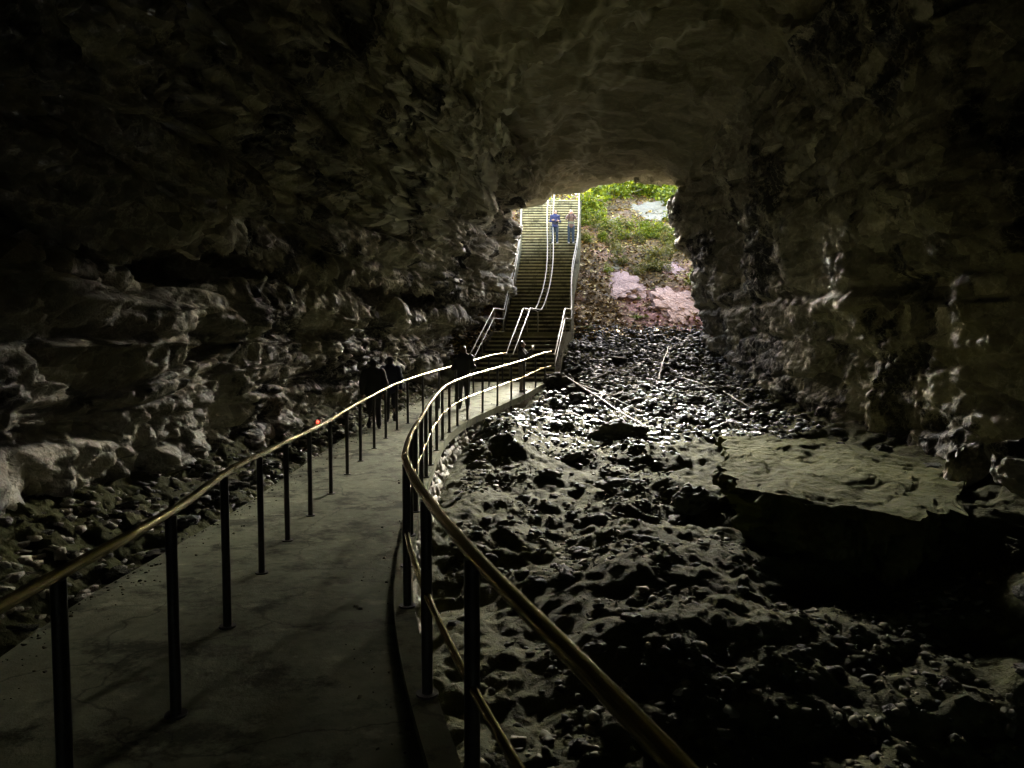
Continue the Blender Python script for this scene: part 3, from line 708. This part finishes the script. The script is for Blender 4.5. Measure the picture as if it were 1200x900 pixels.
place_rock('boulder', 'rounded block right of the sandy ledge at the edge of the dark', 'boulder', 7.6, 11.0, (.75, .6, .45), M['wall'], 10, .8, .3)

# middling stones: copies of six meshes
var = [rock_mesh(30 + k, (1, .8, .55), 3, .24) for k in range(6)]
for v in var: v.materials.append(M['boulder'])
def scatter_stones(n, fx, fy, smin, smax, name, label, cat, group, ok=lambda x, y: True):
    k = 0
    while k < n:
        x, y = fx(), fy()
        if not ok(x, y): continue
        s = smin + (smax - smin) * random.random() ** 2
        o = bpy.data.objects.new(name, random.choice(var)); COL.objects.link(o)
        o.scale = (s, s * random.uniform(.7, 1), s * random.uniform(.5, .9)); o.rotation_euler = (random.uniform(-.3, .3), random.uniform(-.3, .3), random.uniform(0, 6.3))
        o.location = (x, y, ground1(x, y) + s * .12)
        tag(o, label, cat, group); k += 1
inpit = lambda x, y: x > float(xr(y)) + .35 and x < float(xwr(y)) - .3 and not (x > 3.3 and 9.8 < y < 19.2)
scatter_stones(60, lambda: random.uniform(-1.2, 6.5), lambda: random.uniform(6, 20), .08, .26, 'stone', 'dark fist to head sized stone lying in the muddy pit beside the curved railing', 'stone', 'stones in the muddy pit', inpit)
scatter_stones(45, lambda: random.uniform(.5, 8), lambda: random.uniform(20, 32), .12, .40, 'stone', 'larger dark stone standing out of the wet rubble between the stairs and the right wall', 'stone', 'larger stones in the wet rubble', lambda x, y: inpit(x, y) and x > float(sr(max(28, y))) + .3 * (y > 27))
scatter_stones(46, lambda: random.uniform(-5.0, -3.2), lambda: random.uniform(5, 21), .08, .26, 'stone', 'broken stone lying between the left edge of the walkway and the left wall', 'stone', 'stones along the left wall', lambda x, y: float(xwl(y)) + .25 < x < float(xl(y)) - .12)
scatter_stones(30, lambda: random.uniform(6.5, 8.3), lambda: random.uniform(12, 30), .10, .30, 'stone', 'fallen stone at the foot of the right wall', 'stone', 'stones at the foot of the right wall', lambda x, y: x < float(xwr(y)) - .1 and not (y < 19.2 and x < 7.2))

# the wet rubble itself
def hull_variants(n, npts):
    out = []
    for k in range(n):
        bm = bmesh.new(); r_ = np.random.default_rng(100 + k).normal(size=(npts, 3)); r_ /= np.linalg.norm(r_, axis=1)[:, None]
        for p in r_ * np.array([1, .75, .5]): bm.verts.new(p)
        bmesh.ops.convex_hull(bm, input=bm.verts[:]); 
        loose = [v for v in bm.verts if not v.link_faces]; bmesh.ops.delete(bm, geom=loose, context='VERTS')
        bmesh.ops.triangulate(bm, faces=bm.faces[:]); bm.verts.index_update()
        out.append((np.array([v.co[:] for v in bm.verts]), np.array([[v.index for v in f.verts] for f in bm.faces]))); bm.free()
    return out
def rotm(a, b, c_):
    return np.array((Matrix.Rotation(c_, 3, 'Z') @ Matrix.Rotation(b, 3, 'Y') @ Matrix.Rotation(a, 3, 'X')))
def scatter_mesh(name, X, Y, Sz, variants, mat, tilt, lift, flat=1.):
    Z = ground(X, Y); Vs = []; Fs = []; o = 0
    for k in range(len(X)):
        v, f = variants[k % len(variants)]
        m_ = rotm(*(rng.uniform(-tilt, tilt, 2)), rng.uniform(0, 6.28)) * Sz[k]
        w = v @ m_.T; w[:, 2] *= flat
        Vs.append(w + np.array([X[k], Y[k], Z[k] + lift * Sz[k]])); Fs.append(f + o); o += len(v)
    return tag(link(name, mesh_np(np.concatenate(Vs), np.concatenate(Fs)), mat, smooth=False), kind='stuff')
hv = hull_variants(16, 11)
n = 27000
X = rng.uniform(-1.2, 8.8, n); Yr = 16.5 + 18 * rng.random(n) ** .8
dens = np.clip((Yr - 16.5) / 6, 0.03, 1) * np.where(Yr > 33, np.clip((34.6 - Yr) / 1.4, 0, 1), 1)
ok = (X > xr(np.minimum(Yr, 28)) + .25) & (X < xwr(Yr) - .2) & ((X > sr(Yr) + .25) | (Yr < 27.8)) & ~((X > 3.9) & (Yr < 19)) & (rng.random(n) < dens)
X, Yr = X[ok], Yr[ok]
scatter_mesh('wet_rubble', X, Yr, .022 + .135 * rng.random(len(X)) ** 3.2, hv, M['rubble'], .35, .15, .8)
n = 22000
X = rng.uniform(-1, 8.5, n); Yr = rng.uniform(3.5, 19, n)
ok = (X > xr(Yr) + .2) & (X < xwr(Yr) - .1) & ~((X > 3.4) & (Yr > 9.8)) & (fbm(np.stack([X, Yr, X * 0], 1) * .6, 3) + .35 * rng.random(len(X)) > .18)
X, Yr = X[ok], Yr[ok]
scatter_mesh('gravel', X, Yr, .014 + .085 * rng.random(len(X)) ** 4., hv, M['gravel'], .5, .12, .8)
n = 2600
Yr = rng.uniform(3, 26, n); X = xl(Yr) - .05 - 1.6 * rng.random(n)
ok = X > xwl(Yr) + .0; X, Yr = X[ok], Yr[ok]
scatter_mesh('gravel', X, Yr, .025 + .10 * rng.random(len(X)) ** 2.5, hv, M['wall'], .5, .12, .8)

n = 900; Yr = rng.uniform(2.5, 26, n); X = np.where(rng.random(n) < .7, xl(Yr) + .03 + .4 * rng.random(n) ** 2.5, xr(Yr) - .13 - .3 * rng.random(n) ** 2.5)
_g = hv; Zs = zw(Yr); Vs = []; Fs = []; o_ = 0
for k in range(n):
    v_, f_ = hv[k % len(hv)]; sz_ = .006 + .02 * rng.random() ** 3
    w_ = v_ @ (rotm(0, 0, rng.uniform(0, 6.28)) * sz_).T; Vs.append(w_ + np.array([X[k], Yr[k], Zs[k] + sz_ * .25])); Fs.append(f_ + o_); o_ += len(v_)
tag(link('gravel', mesh_np(np.concatenate(Vs), np.concatenate(Fs)), M['gravel'], smooth=False), kind='stuff')

# ------------------------------------------------------------------ poles and branches in the rubble
def branch(name, label, cat, pts, r0, r1, group=None, twigs=(), seed=0):
    rr = random.Random(seed); P_ = []
    K = 14
    for k in range(K + 1):
        t = k / K; i = min(int(t * (len(pts) - 1)), len(pts) - 2); f = t * (len(pts) - 1) - i
        x = pts[i][0] + (pts[i + 1][0] - pts[i][0]) * f; y = pts[i][1] + (pts[i + 1][1] - pts[i][1]) * f; dz = pts[i][2] + (pts[i + 1][2] - pts[i][2]) * f
        P_.append((x + rr.uniform(-.02, .02), y + rr.uniform(-.02, .02), dz + rr.uniform(-.008, .008)))
    mb = MB(); mb.tube(P_, [r0 + (r1 - r0) * k / K for k in range(K + 1)], 8)
    o = mb.build(name, M['wood'])
    for (k, dx, dy, dz) in twigs:
        tb = MB(); b = P_[k]; tb.tube([b, (b[0] + dx * .5, b[1] + dy * .5, b[2] + dz * .6), (b[0] + dx, b[1] + dy, b[2] + dz)], [r1, r1 * .8, r1 * .4], 6); tb.build('twig', M['wood'], o)
    return tag(o, label, cat, group)
def gp(x, y, h=.12): return (x, y, ground1(x, y) + h)
branch('fallen_pole', 'longer of the two crossed pale poles lying on the wet rubble', 'pole', [gp(1.95, 26.4, .25), gp(2.9, 23.2, .22), gp(3.75, 20.3, .12)], .030, .02, seed=1)
branch('fallen_pole', 'shorter of the two crossed pale poles, its right end by the block-shaped boulder', 'pole', [gp(2.15, 25.9, .33), gp(3.0, 24.3, .25), gp(3.85, 22.6, .15)], .027, .016, seed=2)
branch('fallen_branch', 'forked dead branch with twigs leaning on the rubble near the right wall, farthest back', 'branch', [gp(5.2, 27.2), gp(5.6, 28.6, .25), gp(6.2, 30.4, .4)], .03, .014, None, [(5, .1, .5, .45), (9, .5, .3, .3), (11, -.3, .4, .3)], 3)
branch('fallen_branch', 'thin bare branch on the rubble slanting down toward the right wall, lowest of the branches', 'branch', [gp(6.9, 25), gp(7.2, 23.2), gp(7.4, 21.3)], .022, .012, None, [(6, .3, -.3, .2)], 4)
branch('fallen_branch', 'thin branch lying level across the rubble above the crossed poles', 'branch', [gp(2.6, 27.2), gp(3.6, 28.2, .15), gp(4.7, 28.7, .2)], .024, .012, None, [(6, .2, .4, .2)], 5)
branch('fallen_branch', 'short grey branch slanting beside the thin bare one near the right wall', 'branch', [gp(6.1, 27.5, .15), gp(6.6, 26.3), gp(6.9, 25.5)], .024, .012, None, [], 6)
branch('fallen_branch', 'bent dead branch sticking up left of the grey slab near the stair edge', 'branch', [gp(2.7, 29.5, .5), gp(2.95, 29.2, .2), gp(3.3, 28.6, .1)], .024, .014, None, [(4, -.1, .2, .35)], 7)

# ------------------------------------------------------------------ hillside: outcrops, litter, plants
hg = lambda x, y: ground1(x, y)
def outcrop(label, px, y, size, mat, seed, rz=0., tilt=.5, lift=.0):
    x = (px - 600) / 900 * y
    o = link('rock_outcrop', rock_mesh(seed, (size[0], size[1], size[2] * 1.1), 5, .30, .5, 2.4), mat, smooth=False)
    o.location = (x, y, hg(x, y) + lift - size[2] * .5); o.rotation_euler = (tilt, 0, rz); return tag(o, label, 'rock outcrop')
def hill_y(py):     # where the sight line through row py meets the bank
    s = (395 - py) / 900.
    yy = np.arange(33.5, 66, .05); ok_ = pit_z(yy) >= s * yy; return float(yy[np.argmax(ok_)]) if ok_.any() else 62.5
OUT = [('pink weathered rock outcrop lowest on the bank beside the right wall', 797, 360, (1.25, 1.75, .50), 'outcrop_pink', 41),
       ('pinkish flat outcrop in the leaves right of the stair landing, left of a mossy clump', 718, 338, (1.35, 1.4, .42), 'outcrop_pink', 42),
       ('white rock between the two pink outcrops', 757, 328, (.75, .7, .33), 'outcrop_pale', 43),
       ('small pale rock above the flat pink outcrop', 728, 308, (.85, .75, .33), 'outcrop_pale', 44),
       ('large whitish bare rock face high on the bank among the shrubs', 755, 252, (1.5, 1.5, .5), 'outcrop_pale', 45),
       ('smaller whitish bare rock left of the largest white rock face high on the bank', 716, 262, (.7, .7, .3), 'outcrop_pale', 46),
       ('pale pink rock against the right wall, above the lowest pink outcrop', 795, 318, (.9, 1.0, .36), 'outcrop_pink', 47),
       ('whitish rock right of the largest white rock face, at the rim of the right wall', 785, 250, (.5, .8, .3), 'outcrop_pale', 48)]
for lab, px, py, size, mt, sd in OUT: outcrop(lab, px, hill_y(py), size, M[mt], sd, .3 * (sd % 3 - 1), .55, -.05)

quad = (np.array([(-1, 0, 0), (0, -.55, .18), (1, 0, 0), (0, .55, .18)]), np.array([(0, 1, 2), (0, 2, 3)]))
quad2 = (np.array([(-1, 0, .1), (0, -.45, -.1), (1, 0, .25), (0, .5, .05)]), np.array([(0, 1, 2), (0, 2, 3)]))
n = 34000
X = rng.uniform(-2.6, 11, n); Yr = 29.5 + 24 * rng.random(n) ** 1.5
inst = (X > sl(Yr) - .2) & (X < sr(Yr) + .2) & (Yr < 47)
leftok = (X < sl(Yr) - .2)
ok = ~inst & ((rng.random(len(X)) < .4) | (X < 5.0) | (Yr > 38)) & (leftok | (Yr > 32.6 + .8 * perlin(np.stack([X, X * 0, X * 0], 1)) + .3 * np.clip(X - 6, 0, 3)))
X, Yr = X[ok], Yr[ok]
scatter_mesh('leaf_litter', X, Yr, .05 + .08 * rng.random(len(X)), [quad, quad2], M['litter'], .7, .25)

def leaf_cluster(seed, nleaf, rad, leaf, droop=.2, fern=False):
    r_ = np.random.default_rng(seed); Vs = []; Fs = []; o = 0
    nb = r_.integers(5, 9); cent = r_.normal(size=(nb, 3)) * np.array([.5, .5, .32]) * rad; cent[:, 2] = np.abs(cent[:, 2]) + .25 * rad
    for k in range(nleaf):
        c_ = cent[r_.integers(nb)]
        p = c_ + r_.normal(size=3) * rad * .24
        v, f = (quad, quad2)[k % 2]; m_ = rotm(r_.uniform(-.9, .9), r_.uniform(-.9, .9), r_.uniform(0, 6.3)) * leaf * r_.uniform(.6, 1.3)
        Vs.append(v @ m_.T + p); Fs.append(f + o); o += 4
    return mesh_np(np.concatenate(Vs), np.concatenate(Fs)), cent
def stem_mesh(cent):
    mb = MB()
    for c_ in cent: mb.tube([(0, 0, -.15), tuple(c_ * .5 + np.array([0, 0, .02])), tuple(c_)], [.02, .014, .007], 5)
    return mb.mesh()
def make_plant_kinds(mat, seeds, nleaf, rad, leaf):
    out = []
    for s in seeds:
        me, cent = leaf_cluster(s, nleaf, rad, leaf); me.materials.append(M[mat]); sm = stem_mesh(cent); sm.materials.append(M['wood']); out.append((me, sm))
    return out
BR = make_plant_kinds('leaf_bright', range(4), 420, .7, .085); OL = make_plant_kinds('leaf_olive', range(10, 14), 360, .7, .08)
GO = make_plant_kinds('leaf_gold', range(20, 22), 420, .7, .09); MO = make_plant_kinds('moss', range(30, 33), 420, .45, .05)
def plant(name, label, cat, kinds, k, px, py, s, group=None, sq=1.):
    y = hill_y(py); x = (px - 600) / 900 * y
    r_ = empty(name, (x, y, hg(x, y) - .05), random.uniform(0, 6.3)); r_.scale = (s, s, s * sq)
    me, sm = kinds[k % len(kinds)]
    link('foliage', me, None, r_, smooth=False)
    if sq > .7: link('stem', sm, None, r_)
    return tag(r_, label, cat, group)
random.seed(3)
pos = []
for k in range(90):
    pos.append((random.uniform(680, 800), random.uniform(207, 288) , random.uniform(.9, 1.6)))
for k, (px, py, s) in enumerate(pos):
    if 728 < px < 778 and 238 < py < 268: continue
    if 702 < px < 728 and 250 < py < 270: continue
    plant('shrub', 'bright green leafy shrub in the dense belt high on the bank, under the ceiling lip', 'shrub', BR, k, px, py, s * (1. + .5 * (268 - py) / 60) * (.62 if py > 262 else 1), 'bright shrubs high on the bank')
for k in range(26):
    plant('shrub', 'dull olive low plant among the dead leaves in the middle of the bank', 'plant', OL, k, random.uniform(682, 795), random.uniform(265, 325), random.uniform(.5, 1.), 'olive plants in the middle of the bank')
plant('shrub', 'bright green clump right beside the stair rail, halfway up the bank', 'plant', BR, 1, 687, 292, .62)
plant('shrub', 'lone green clump above the flat pink outcrop', 'plant', BR, 2, 711, 322, .55)
plant('shrub', 'leafy yellow-green plant hanging by the rim of the right wall, halfway up', 'plant', BR, 3, 801, 296, .75)
plant('shrub', 'yellow-green growth against the right wall above the lowest pink outcrop', 'plant', BR, 0, 812, 335, .85)
plant('shrub', 'golden yellowing bush above the top of the stairs, under the lip', 'shrub', GO, 0, 662, 226, 1.15)
plant('shrub', 'smaller golden bush left of the other one at the head of the stairs', 'shrub', GO, 1, 652, 234, .7)
plant('moss_clump', 'bright green moss mound just above the wet rubble, biggest of the mossy clumps', 'moss', MO, 0, 746, 373, .85, None, .6)
plant('moss_clump', 'small moss clump above the biggest moss mound', 'moss', MO, 1, 748, 352, .5, None, .5)
plant('moss_clump', 'flat moss pad next to the stairs at the edge of the rubble', 'moss', MO, 2, 683, 385, .75, None, .3)
plant('moss_clump', 'small moss clump below the biggest moss mound', 'moss', MO, 1, 747, 384, .5, None, .35)
plant('moss_clump', 'mossy strip on the rocks left of the right wall, above the white rock', 'moss', MO, 0, 778, 318, .7, None, .3)
plant('moss_clump', 'moss patch under the white rock between the pink outcrops', 'moss', MO, 1, 766, 338, .6, None, .3)
plant('moss_clump', 'bright moss tuft at the foot of the right wall where the rubble begins', 'moss', MO, 2, 826, 381, .55, None, .4)

# ------------------------------------------------------------------ lamps on the left shoulder
def lamp(label, x, y, z):
    r_ = empty('marker_lamp', (x, y, z)); tag(r_, label, 'lamp')
    m = MB(); m.box((0, 0, .05), (.06, .05, .05)); m.tube([(0, 0, -.25), (0, 0, .0)], .015, 8); m.build('housing', M['housing'], r_, False, .008)
    m = MB(); m.ell((.0, -.052, .06), (.028, .02, .028), 12, 8); m.build('lens', M['red'], r_)
lamp('tiny red marker lamp glowing on the rocks behind the handrail, left of the walking pair', -3.80, 15.0, -1.72)
lamp('pale lamp box with a faint red lens at the left edge, behind the handrail', -4.35, 6.62, -2.13)

# ------------------------------------------------------------------ people
def hand(mb, wrist, d, side, curl=.5):
    """palm, four bent fingers and a thumb; d points from wrist to fingertips"""
    w = Vector(wrist); d = Vector(d).normalized(); a = d.cross(Vector((0, 1, 0))); a = a if a.length > .2 else d.cross(Vector((1, 0, 0))); a.normalize(); n = a.cross(d).normalized()
    pc = w + d * .05
    mb.limb([w, pc, w + d * .085], [.026, .034, .032], 8)
    for k, ln in enumerate((.062, .075, .07, .055)):
        b = w + d * .085 + a * (k - 1.5) * .021
        m1 = b + d * ln * .55 + n * curl * .01; m2 = b + d * ln * (.9 - .25 * curl) + n * curl * .04
        mb.limb([b, m1, m2], [.0105, .0095, .008], 6)
    b = w + d * .03 + a * .03 * side; mb.limb([b, b + a * .03 * side + d * .03, b + a * .035 * side + d * .06 + n * .01], [.013, .0115, .009], 6)

def person(label, loc, rz, height, pose, cloth, hair, head_turn=(0, 0), face=False, hat=None, extra=None):
    """built 1.72 m tall facing -Y, then scaled"""
    root = empty('person', loc, rz); s = height / 1.72; root.scale = (s, s, s)
    tag(root, label, 'person')
    hipz = .93
    sh = {1: Vector((.185, .0, 1.42)), -1: Vector((-.185, .0, 1.42))}
    body = MB()
    lean = pose.get('lean', 0.)
    def ln(v): v = Vector(v); k = max(0, v.z - hipz); return Vector((v.x, v.y - k * lean, v.z))
    tors = [((0, 0, .90), .15, .115), ((0, .0, 1.05), .135, .10), ((0, 0, 1.22), .155, .115), ((0, 0, 1.36), .165, .11), ((0, .01, 1.45), .10, .075)]
    def torso(mb, infl, z0=0., z1=9.):
        t = [(ln(c_), a + infl, b + infl) for c_, a, b in tors if z0 <= c_[2] <= z1]
        for (c_, a, b) in t: mb.ell(c_, (a, b, .11 + infl * .6), 16, 10)
        for k in range(len(t) - 1):
            c0, a0, b0 = t[k]; c1, a1, b1 = t[k + 1]; mb.ell((c0 + c1) / 2, ((a0 + a1) / 2, (b0 + b1) / 2, .12 + infl * .6), 16, 10)
    torso(body, 0)
    for sd in (1, -1):
        mbp = ln(sh[sd]); el = ln(pose['elbow'][sd]); wr = ln(pose['wrist'][sd])
        body.limb([mbp, el, wr], [.052, .042, .028], 10)
        hand(body, wr, pose.get('hand', {1: (0, -.2, -1), -1: (0, -.2, -1)})[sd], -sd, .6)
        hp = Vector((.09 * sd, 0, hipz - .04)); kn = Vector(pose['knee'][sd]); an = Vector(pose['ankle'][sd])
        body.limb([hp, kn, an], [.085, .058, .04], 10)
        ft = an + Vector((.02 * sd, -.12, -.045)); body.limb([an + Vector((0, .02, -.03)), ft], [.04, .032], 8)
    nk = ln((0, .005, 1.46)); hc = ln((0, -.012, 1.615))
    body.limb([nk, ln((0, 0, 1.55))], [.055, .052], 10)
    yaw, nod = head_turn; hr = Matrix.Rotation(yaw, 3, 'Z') @ Matrix.Rotation(nod, 3, 'X')
    def hd(v): return hc + hr @ Vector(v)
    body.ell(hc, (.074, .094, .112), 16, 12, hr); body.ell(hd((0, -.025, -.055)), (.055, .062, .058), 14, 10, hr)
    body.limb([hd((0, -.085, .02)), hd((0, -.106, -.018))], [.010, .016], 8)
    for sd in (1, -1): body.ell(hd((.076 * sd, .008, -.005)), (.012, .024, .033), 8, 8, hr)
    body.fused('body', M['skin'], root, .0125, 3)
    # clothes
    bk = cloth.get('bulk', 0); jk = MB(); torso(jk, .024 + bk); 
    if cloth.get('long'): jk.ell(ln((0, 0, .86)), (.19, .15, .14), 16, 10)
    for sd in (1, -1):
        a, b, c_ = ln(sh[sd]), ln(pose['elbow'][sd]), ln(pose['wrist'][sd])
        if cloth.get('short'): jk.limb([a, a + (b - a) * .75], [.075, .068], 10)
        else: jk.limb([a, b, b + (c_ - b) * .93], [.078 + bk, .062 + bk, .046 + bk * .5], 10)
    jk.fused('jacket' if not cloth.get('short') else 'shirt', M[cloth['top']], root, .016, 3)
    tr = MB(); tr.ell((0, 0, .90), (.165, .132, .12), 16, 10)
    for sd in (1, -1):
        hp = Vector((.09 * sd, 0, hipz - .05)); kn = Vector(pose['knee'][sd]); an = Vector(pose['ankle'][sd])
        tr.limb([hp, kn, an + Vector((0, 0, .015))], [.105, .078, .066], 12)
    tr.fused('trousers', M[cloth['legs']], root, .016, 3)
    for sd in (1, -1):
        an = Vector(pose['ankle'][sd]); m_ = MB()
        m_.ell(an + Vector((0, .0, -.035)), (.05, .065, .055), 12, 8); m_.ell(an + Vector((.012 * sd, -.09, -.05)), (.05, .11, .038), 12, 8); m_.box(an + Vector((.008 * sd, -.06, -.083)), (.045, .135, .012))
        m_.fused('shoe', M[cloth['shoe']], root, .012, 2)
    hm = MB()
    hm.ell(hd((0, .018, .022)), (.084, .097, .106), 16, 12, hr)
    if hair[1] == 'long':
        for dx in (-.05, 0, .05): hm.limb([hd((dx, .06, .03)), hd((dx * 1.3, .085, -.12)), hd((dx * 1.4, .08, -.27))], [.045, .048, .03], 8)
    else: hm.ell(hd((0, .05, -.03)), (.07, .06, .075), 14, 10, hr)
    hm.fused('hair', M[hair[0]], root, .012, 2)
    if face:
        for sd in (1, -1):
            m_ = MB(); m_.ell(hd((.03 * sd, -.084, .008)), (.014, .01, .008), 8, 6, hr); m_.build('eye', M['hair_dark'], root)
        m_ = MB(); m_.ell(hd((0, -.086, -.055)), (.024, .008, .006), 8, 6, hr); m_.build('mouth', M['mauve_cloth'], root)
    if hat:
        m_ = MB(); m_.ell(hd((0, .005, .075)), (.092, .108, .075), 16, 10, hr)
        rim = [hd((math.cos(w) * (.135 if hat == 'brim' else .10), math.sin(w) * (.145 if hat == 'brim' else .11), .052)) for w in np.linspace(0, 2 * math.pi, 25)]
        m_.tube(rim, .016, 6); m_.ell(hd((0, 0, .055)), (.135 if hat == 'brim' else .10, .145 if hat == 'brim' else .11, .014), 20, 6, hr)
        if hat == 'cap': m_.ell(hd((0, -.13, .05)), (.065, .075, .012), 14, 6, hr)
        m_.fused('hat', M['black_cloth'], root, .012, 2)
    if extra: extra(root, ln, hd)
    return root

LEG = {'knee': {1: (.10, -.015, .50), -1: (-.10, -.015, .50)}, 'ankle': {1: (.11, 0, .10), -1: (-.11, 0, .10)}}
def P_(**k): d = dict(LEG); d.update(k); return d
hang = dict(elbow={1: (.27, .03, 1.15), -1: (-.27, .03, 1.15)}, wrist={1: (.28, -.06, .90), -1: (-.28, -.06, .90)})
front = dict(elbow={1: (.27, .02, 1.15), -1: (-.27, .02, 1.15)}, wrist={1: (.10, -.20, 1.10), -1: (-.10, -.20, 1.10)}, hand={1: (-.7, -.6, .1), -1: (.7, -.6, .1)})
# waiting in the middle of the walkway, back to the camera, head bowed
yA = 20.9
person('person with bowed head in black jacket, back turned, standing mid walkway', (-1.32, yA, float(zw(yA))), math.pi + .15, 1.68,
       P_(**front, lean=.03), {'top': 'black_cloth', 'legs': 'dark_cloth', 'shoe': 'shoe_dark', 'bulk': .03}, ('hair_brown', 'short'), (0, .45))
# two people walking away on the left lane
yB = 17.4
person('person in brimmed hat and black coat, nearer of the pair on the left lane', (-3.14, yB, float(zw(yB))), math.pi + .25, 1.55,
       P_(**hang, lean=.05, **{}) | {'knee': {1: (.10, -.12, .50), -1: (-.10, .04, .50)}, 'ankle': {1: (.11, -.17, .10), -1: (-.11, .17, .12)}},
       {'top': 'black_cloth', 'legs': 'dark_cloth', 'shoe': 'shoe_dark', 'long': True, 'bulk': .045}, ('hair_dark', 'short'), (0, .3), hat='brim')
yC = 18.5
person('person in dark cap and black jacket, farther of the pair on the left lane', (-2.93, yC, float(zw(yC))), math.pi + .25, 1.54,
       P_(**hang, lean=.05) | {'knee': {1: (.10, .04, .50), -1: (-.10, -.12, .50)}, 'ankle': {1: (.11, .16, .12), -1: (-.11, -.16, .10)}},
       {'top': 'navy_cloth', 'legs': 'black_cloth', 'shoe': 'shoe_dark', 'bulk': .03}, ('hair_dark', 'short'), (0, .15), hat='cap')
# long-haired person at the right rail near the stairs, raising a phone
yD = 24.6
def phone_in(root, ln, hd):
    m = MB(); p = ln((-.03, -.40, 1.52)); m.box(p, (.036, .006, .075)); m.build('phone', M['phone'], root, False, .004)
person('long-haired person in dark top near the stair foot, side on, lifting a phone', (.32, yD, float(zw(yD))), R(75), 1.62,
       P_(elbow={1: (.21, -.20, 1.22), -1: (-.21, -.20, 1.22)}, wrist={1: (.04, -.36, 1.44), -1: (-.09, -.36, 1.44)}, hand={1: (-.3, -.2, .9), -1: (.3, -.2, .9)}),
       {'top': 'black_cloth', 'legs': 'khaki_cloth', 'shoe': 'shoe_dark'}, ('hair_dark', 'long'))
def phone_obj(x, y, z, rz, label):
    m = MB(); m.box((0, 0, 0), (.036, .006, .075)); o = m.build('phone', M['phone'], None, False, .004); o.location = (x, y, z); o.rotation_euler = (0, 0, rz); tag(o, label, 'phone')
_m = Matrix.Rotation(R(75), 3, 'Z') @ (Vector((-.025, -.42, 1.52)) * (1.62 / 1.72)); phone_obj(.32 + _m.x, yD + _m.y, float(zw(yD)) + _m.z, R(75), 'phone held up by the long-haired person near the foot of the stairs')
# the two on the upper flight, facing the cave
def on_step(k): return LAND_Y1 + k * ST_T2 + .13, LAND_Z + (k + 1) * ST_R2
y1, z1 = on_step(25)
person('person in blue top and dark vest with folded arms on the upper stairs', (2.20, y1, z1), .05, 1.70,
       P_(elbow={1: (.26, -.02, 1.14), -1: (-.26, -.02, 1.14)}, wrist={1: (-.06, -.20, 1.18), -1: (.06, -.20, 1.14)}, hand={1: (-1, .1, .1), -1: (1, .1, .1)}),
       {'top': 'blue_cloth', 'legs': 'denim', 'shoe': 'shoe_pale'}, ('hair_brown', 'short'), (.5, .1), True,
       extra=lambda root, ln, hd: (lambda m: (m.ell(ln((0, .0, 1.08)), (.182, .150, .23), 16, 10), m.fused('vest', M['navy_cloth'], root, .014, 2)))(MB()))
person('person in brownish top with raised hands on upper stairs by right railing', (3.02, y1, z1), -.05, 1.70,
       P_(elbow={1: (.25, -.17, 1.25), -1: (-.25, -.17, 1.25)}, wrist={1: (.08, -.26, 1.50), -1: (-.08, -.26, 1.50)}, hand={1: (-.3, -.1, .9), -1: (.3, -.1, .9)}),
       {'top': 'mauve_cloth', 'legs': 'denim', 'shoe': 'shoe_pale'}, ('hair_dark', 'short'), (0, 0), True,
       extra=lambda root, ln, hd: (lambda m: (m.ell(ln((0, .0, 1.07)), (.176, .14, .17), 16, 10), m.fused('shirt', M['grey_cloth'], root, .014, 2)))(MB()))

# ------------------------------------------------------------------ camera, light
cam = bpy.data.cameras.new('camera'); co = bpy.data.objects.new('camera', cam); COL.objects.link(co)
cam.sensor_width = 36; cam.lens = 36 * 900 / 1200; cam.clip_start = .05; cam.clip_end = 500
co.location = (0, 0, 0); co.rotation_euler = (R(90 - 3.5), 0, 0)
scene.camera = co

SUN_EL, SUN_AZ, SUN_ANG, SUN_STR, SKY_STR, EXPO = 13.5, 7., 34., 4., .06, 6.2
w = bpy.data.worlds.new('World'); scene.world = w; w.use_nodes = True
nt = w.node_tree; sky = nt.nodes.new('ShaderNodeTexSky'); sky.sky_type = 'NISHITA'; sky.sun_disc = False
sky.sun_elevation = R(SUN_EL); sky.sun_rotation = R(SUN_AZ); sky.dust_density = 5.0; sky.air_density = .7; sky.ozone_density = .5
nt.links.new(sky.outputs[0], nt.nodes['Background'].inputs[0]); nt.nodes['Background'].inputs[1].default_value = SKY_STR
ld = bpy.data.lights.new('sun', 'SUN'); ld.energy = SUN_STR; ld.angle = R(SUN_ANG); ld.color = (1, .95, .84)
lo = bpy.data.objects.new('sun', ld); COL.objects.link(lo); lo.rotation_euler = (-R(90 - SUN_EL), 0, -R(SUN_AZ)); lo.location = (0, 60, 40)

vs = scene.view_settings; scene.display_settings.display_device = 'sRGB'
vs.view_transform = 'Standard'; vs.look = 'None'; vs.exposure = EXPO; vs.gamma = 1; vs.use_curve_mapping = False
cy = scene.cycles
cy.use_denoising = True; cy.max_bounces = 8; cy.diffuse_bounces = 5; cy.glossy_bounces = 3; cy.sample_clamp_indirect = 4.; cy.use_adaptive_sampling = False
cy.caustics_reflective = False; cy.caustics_refractive = False
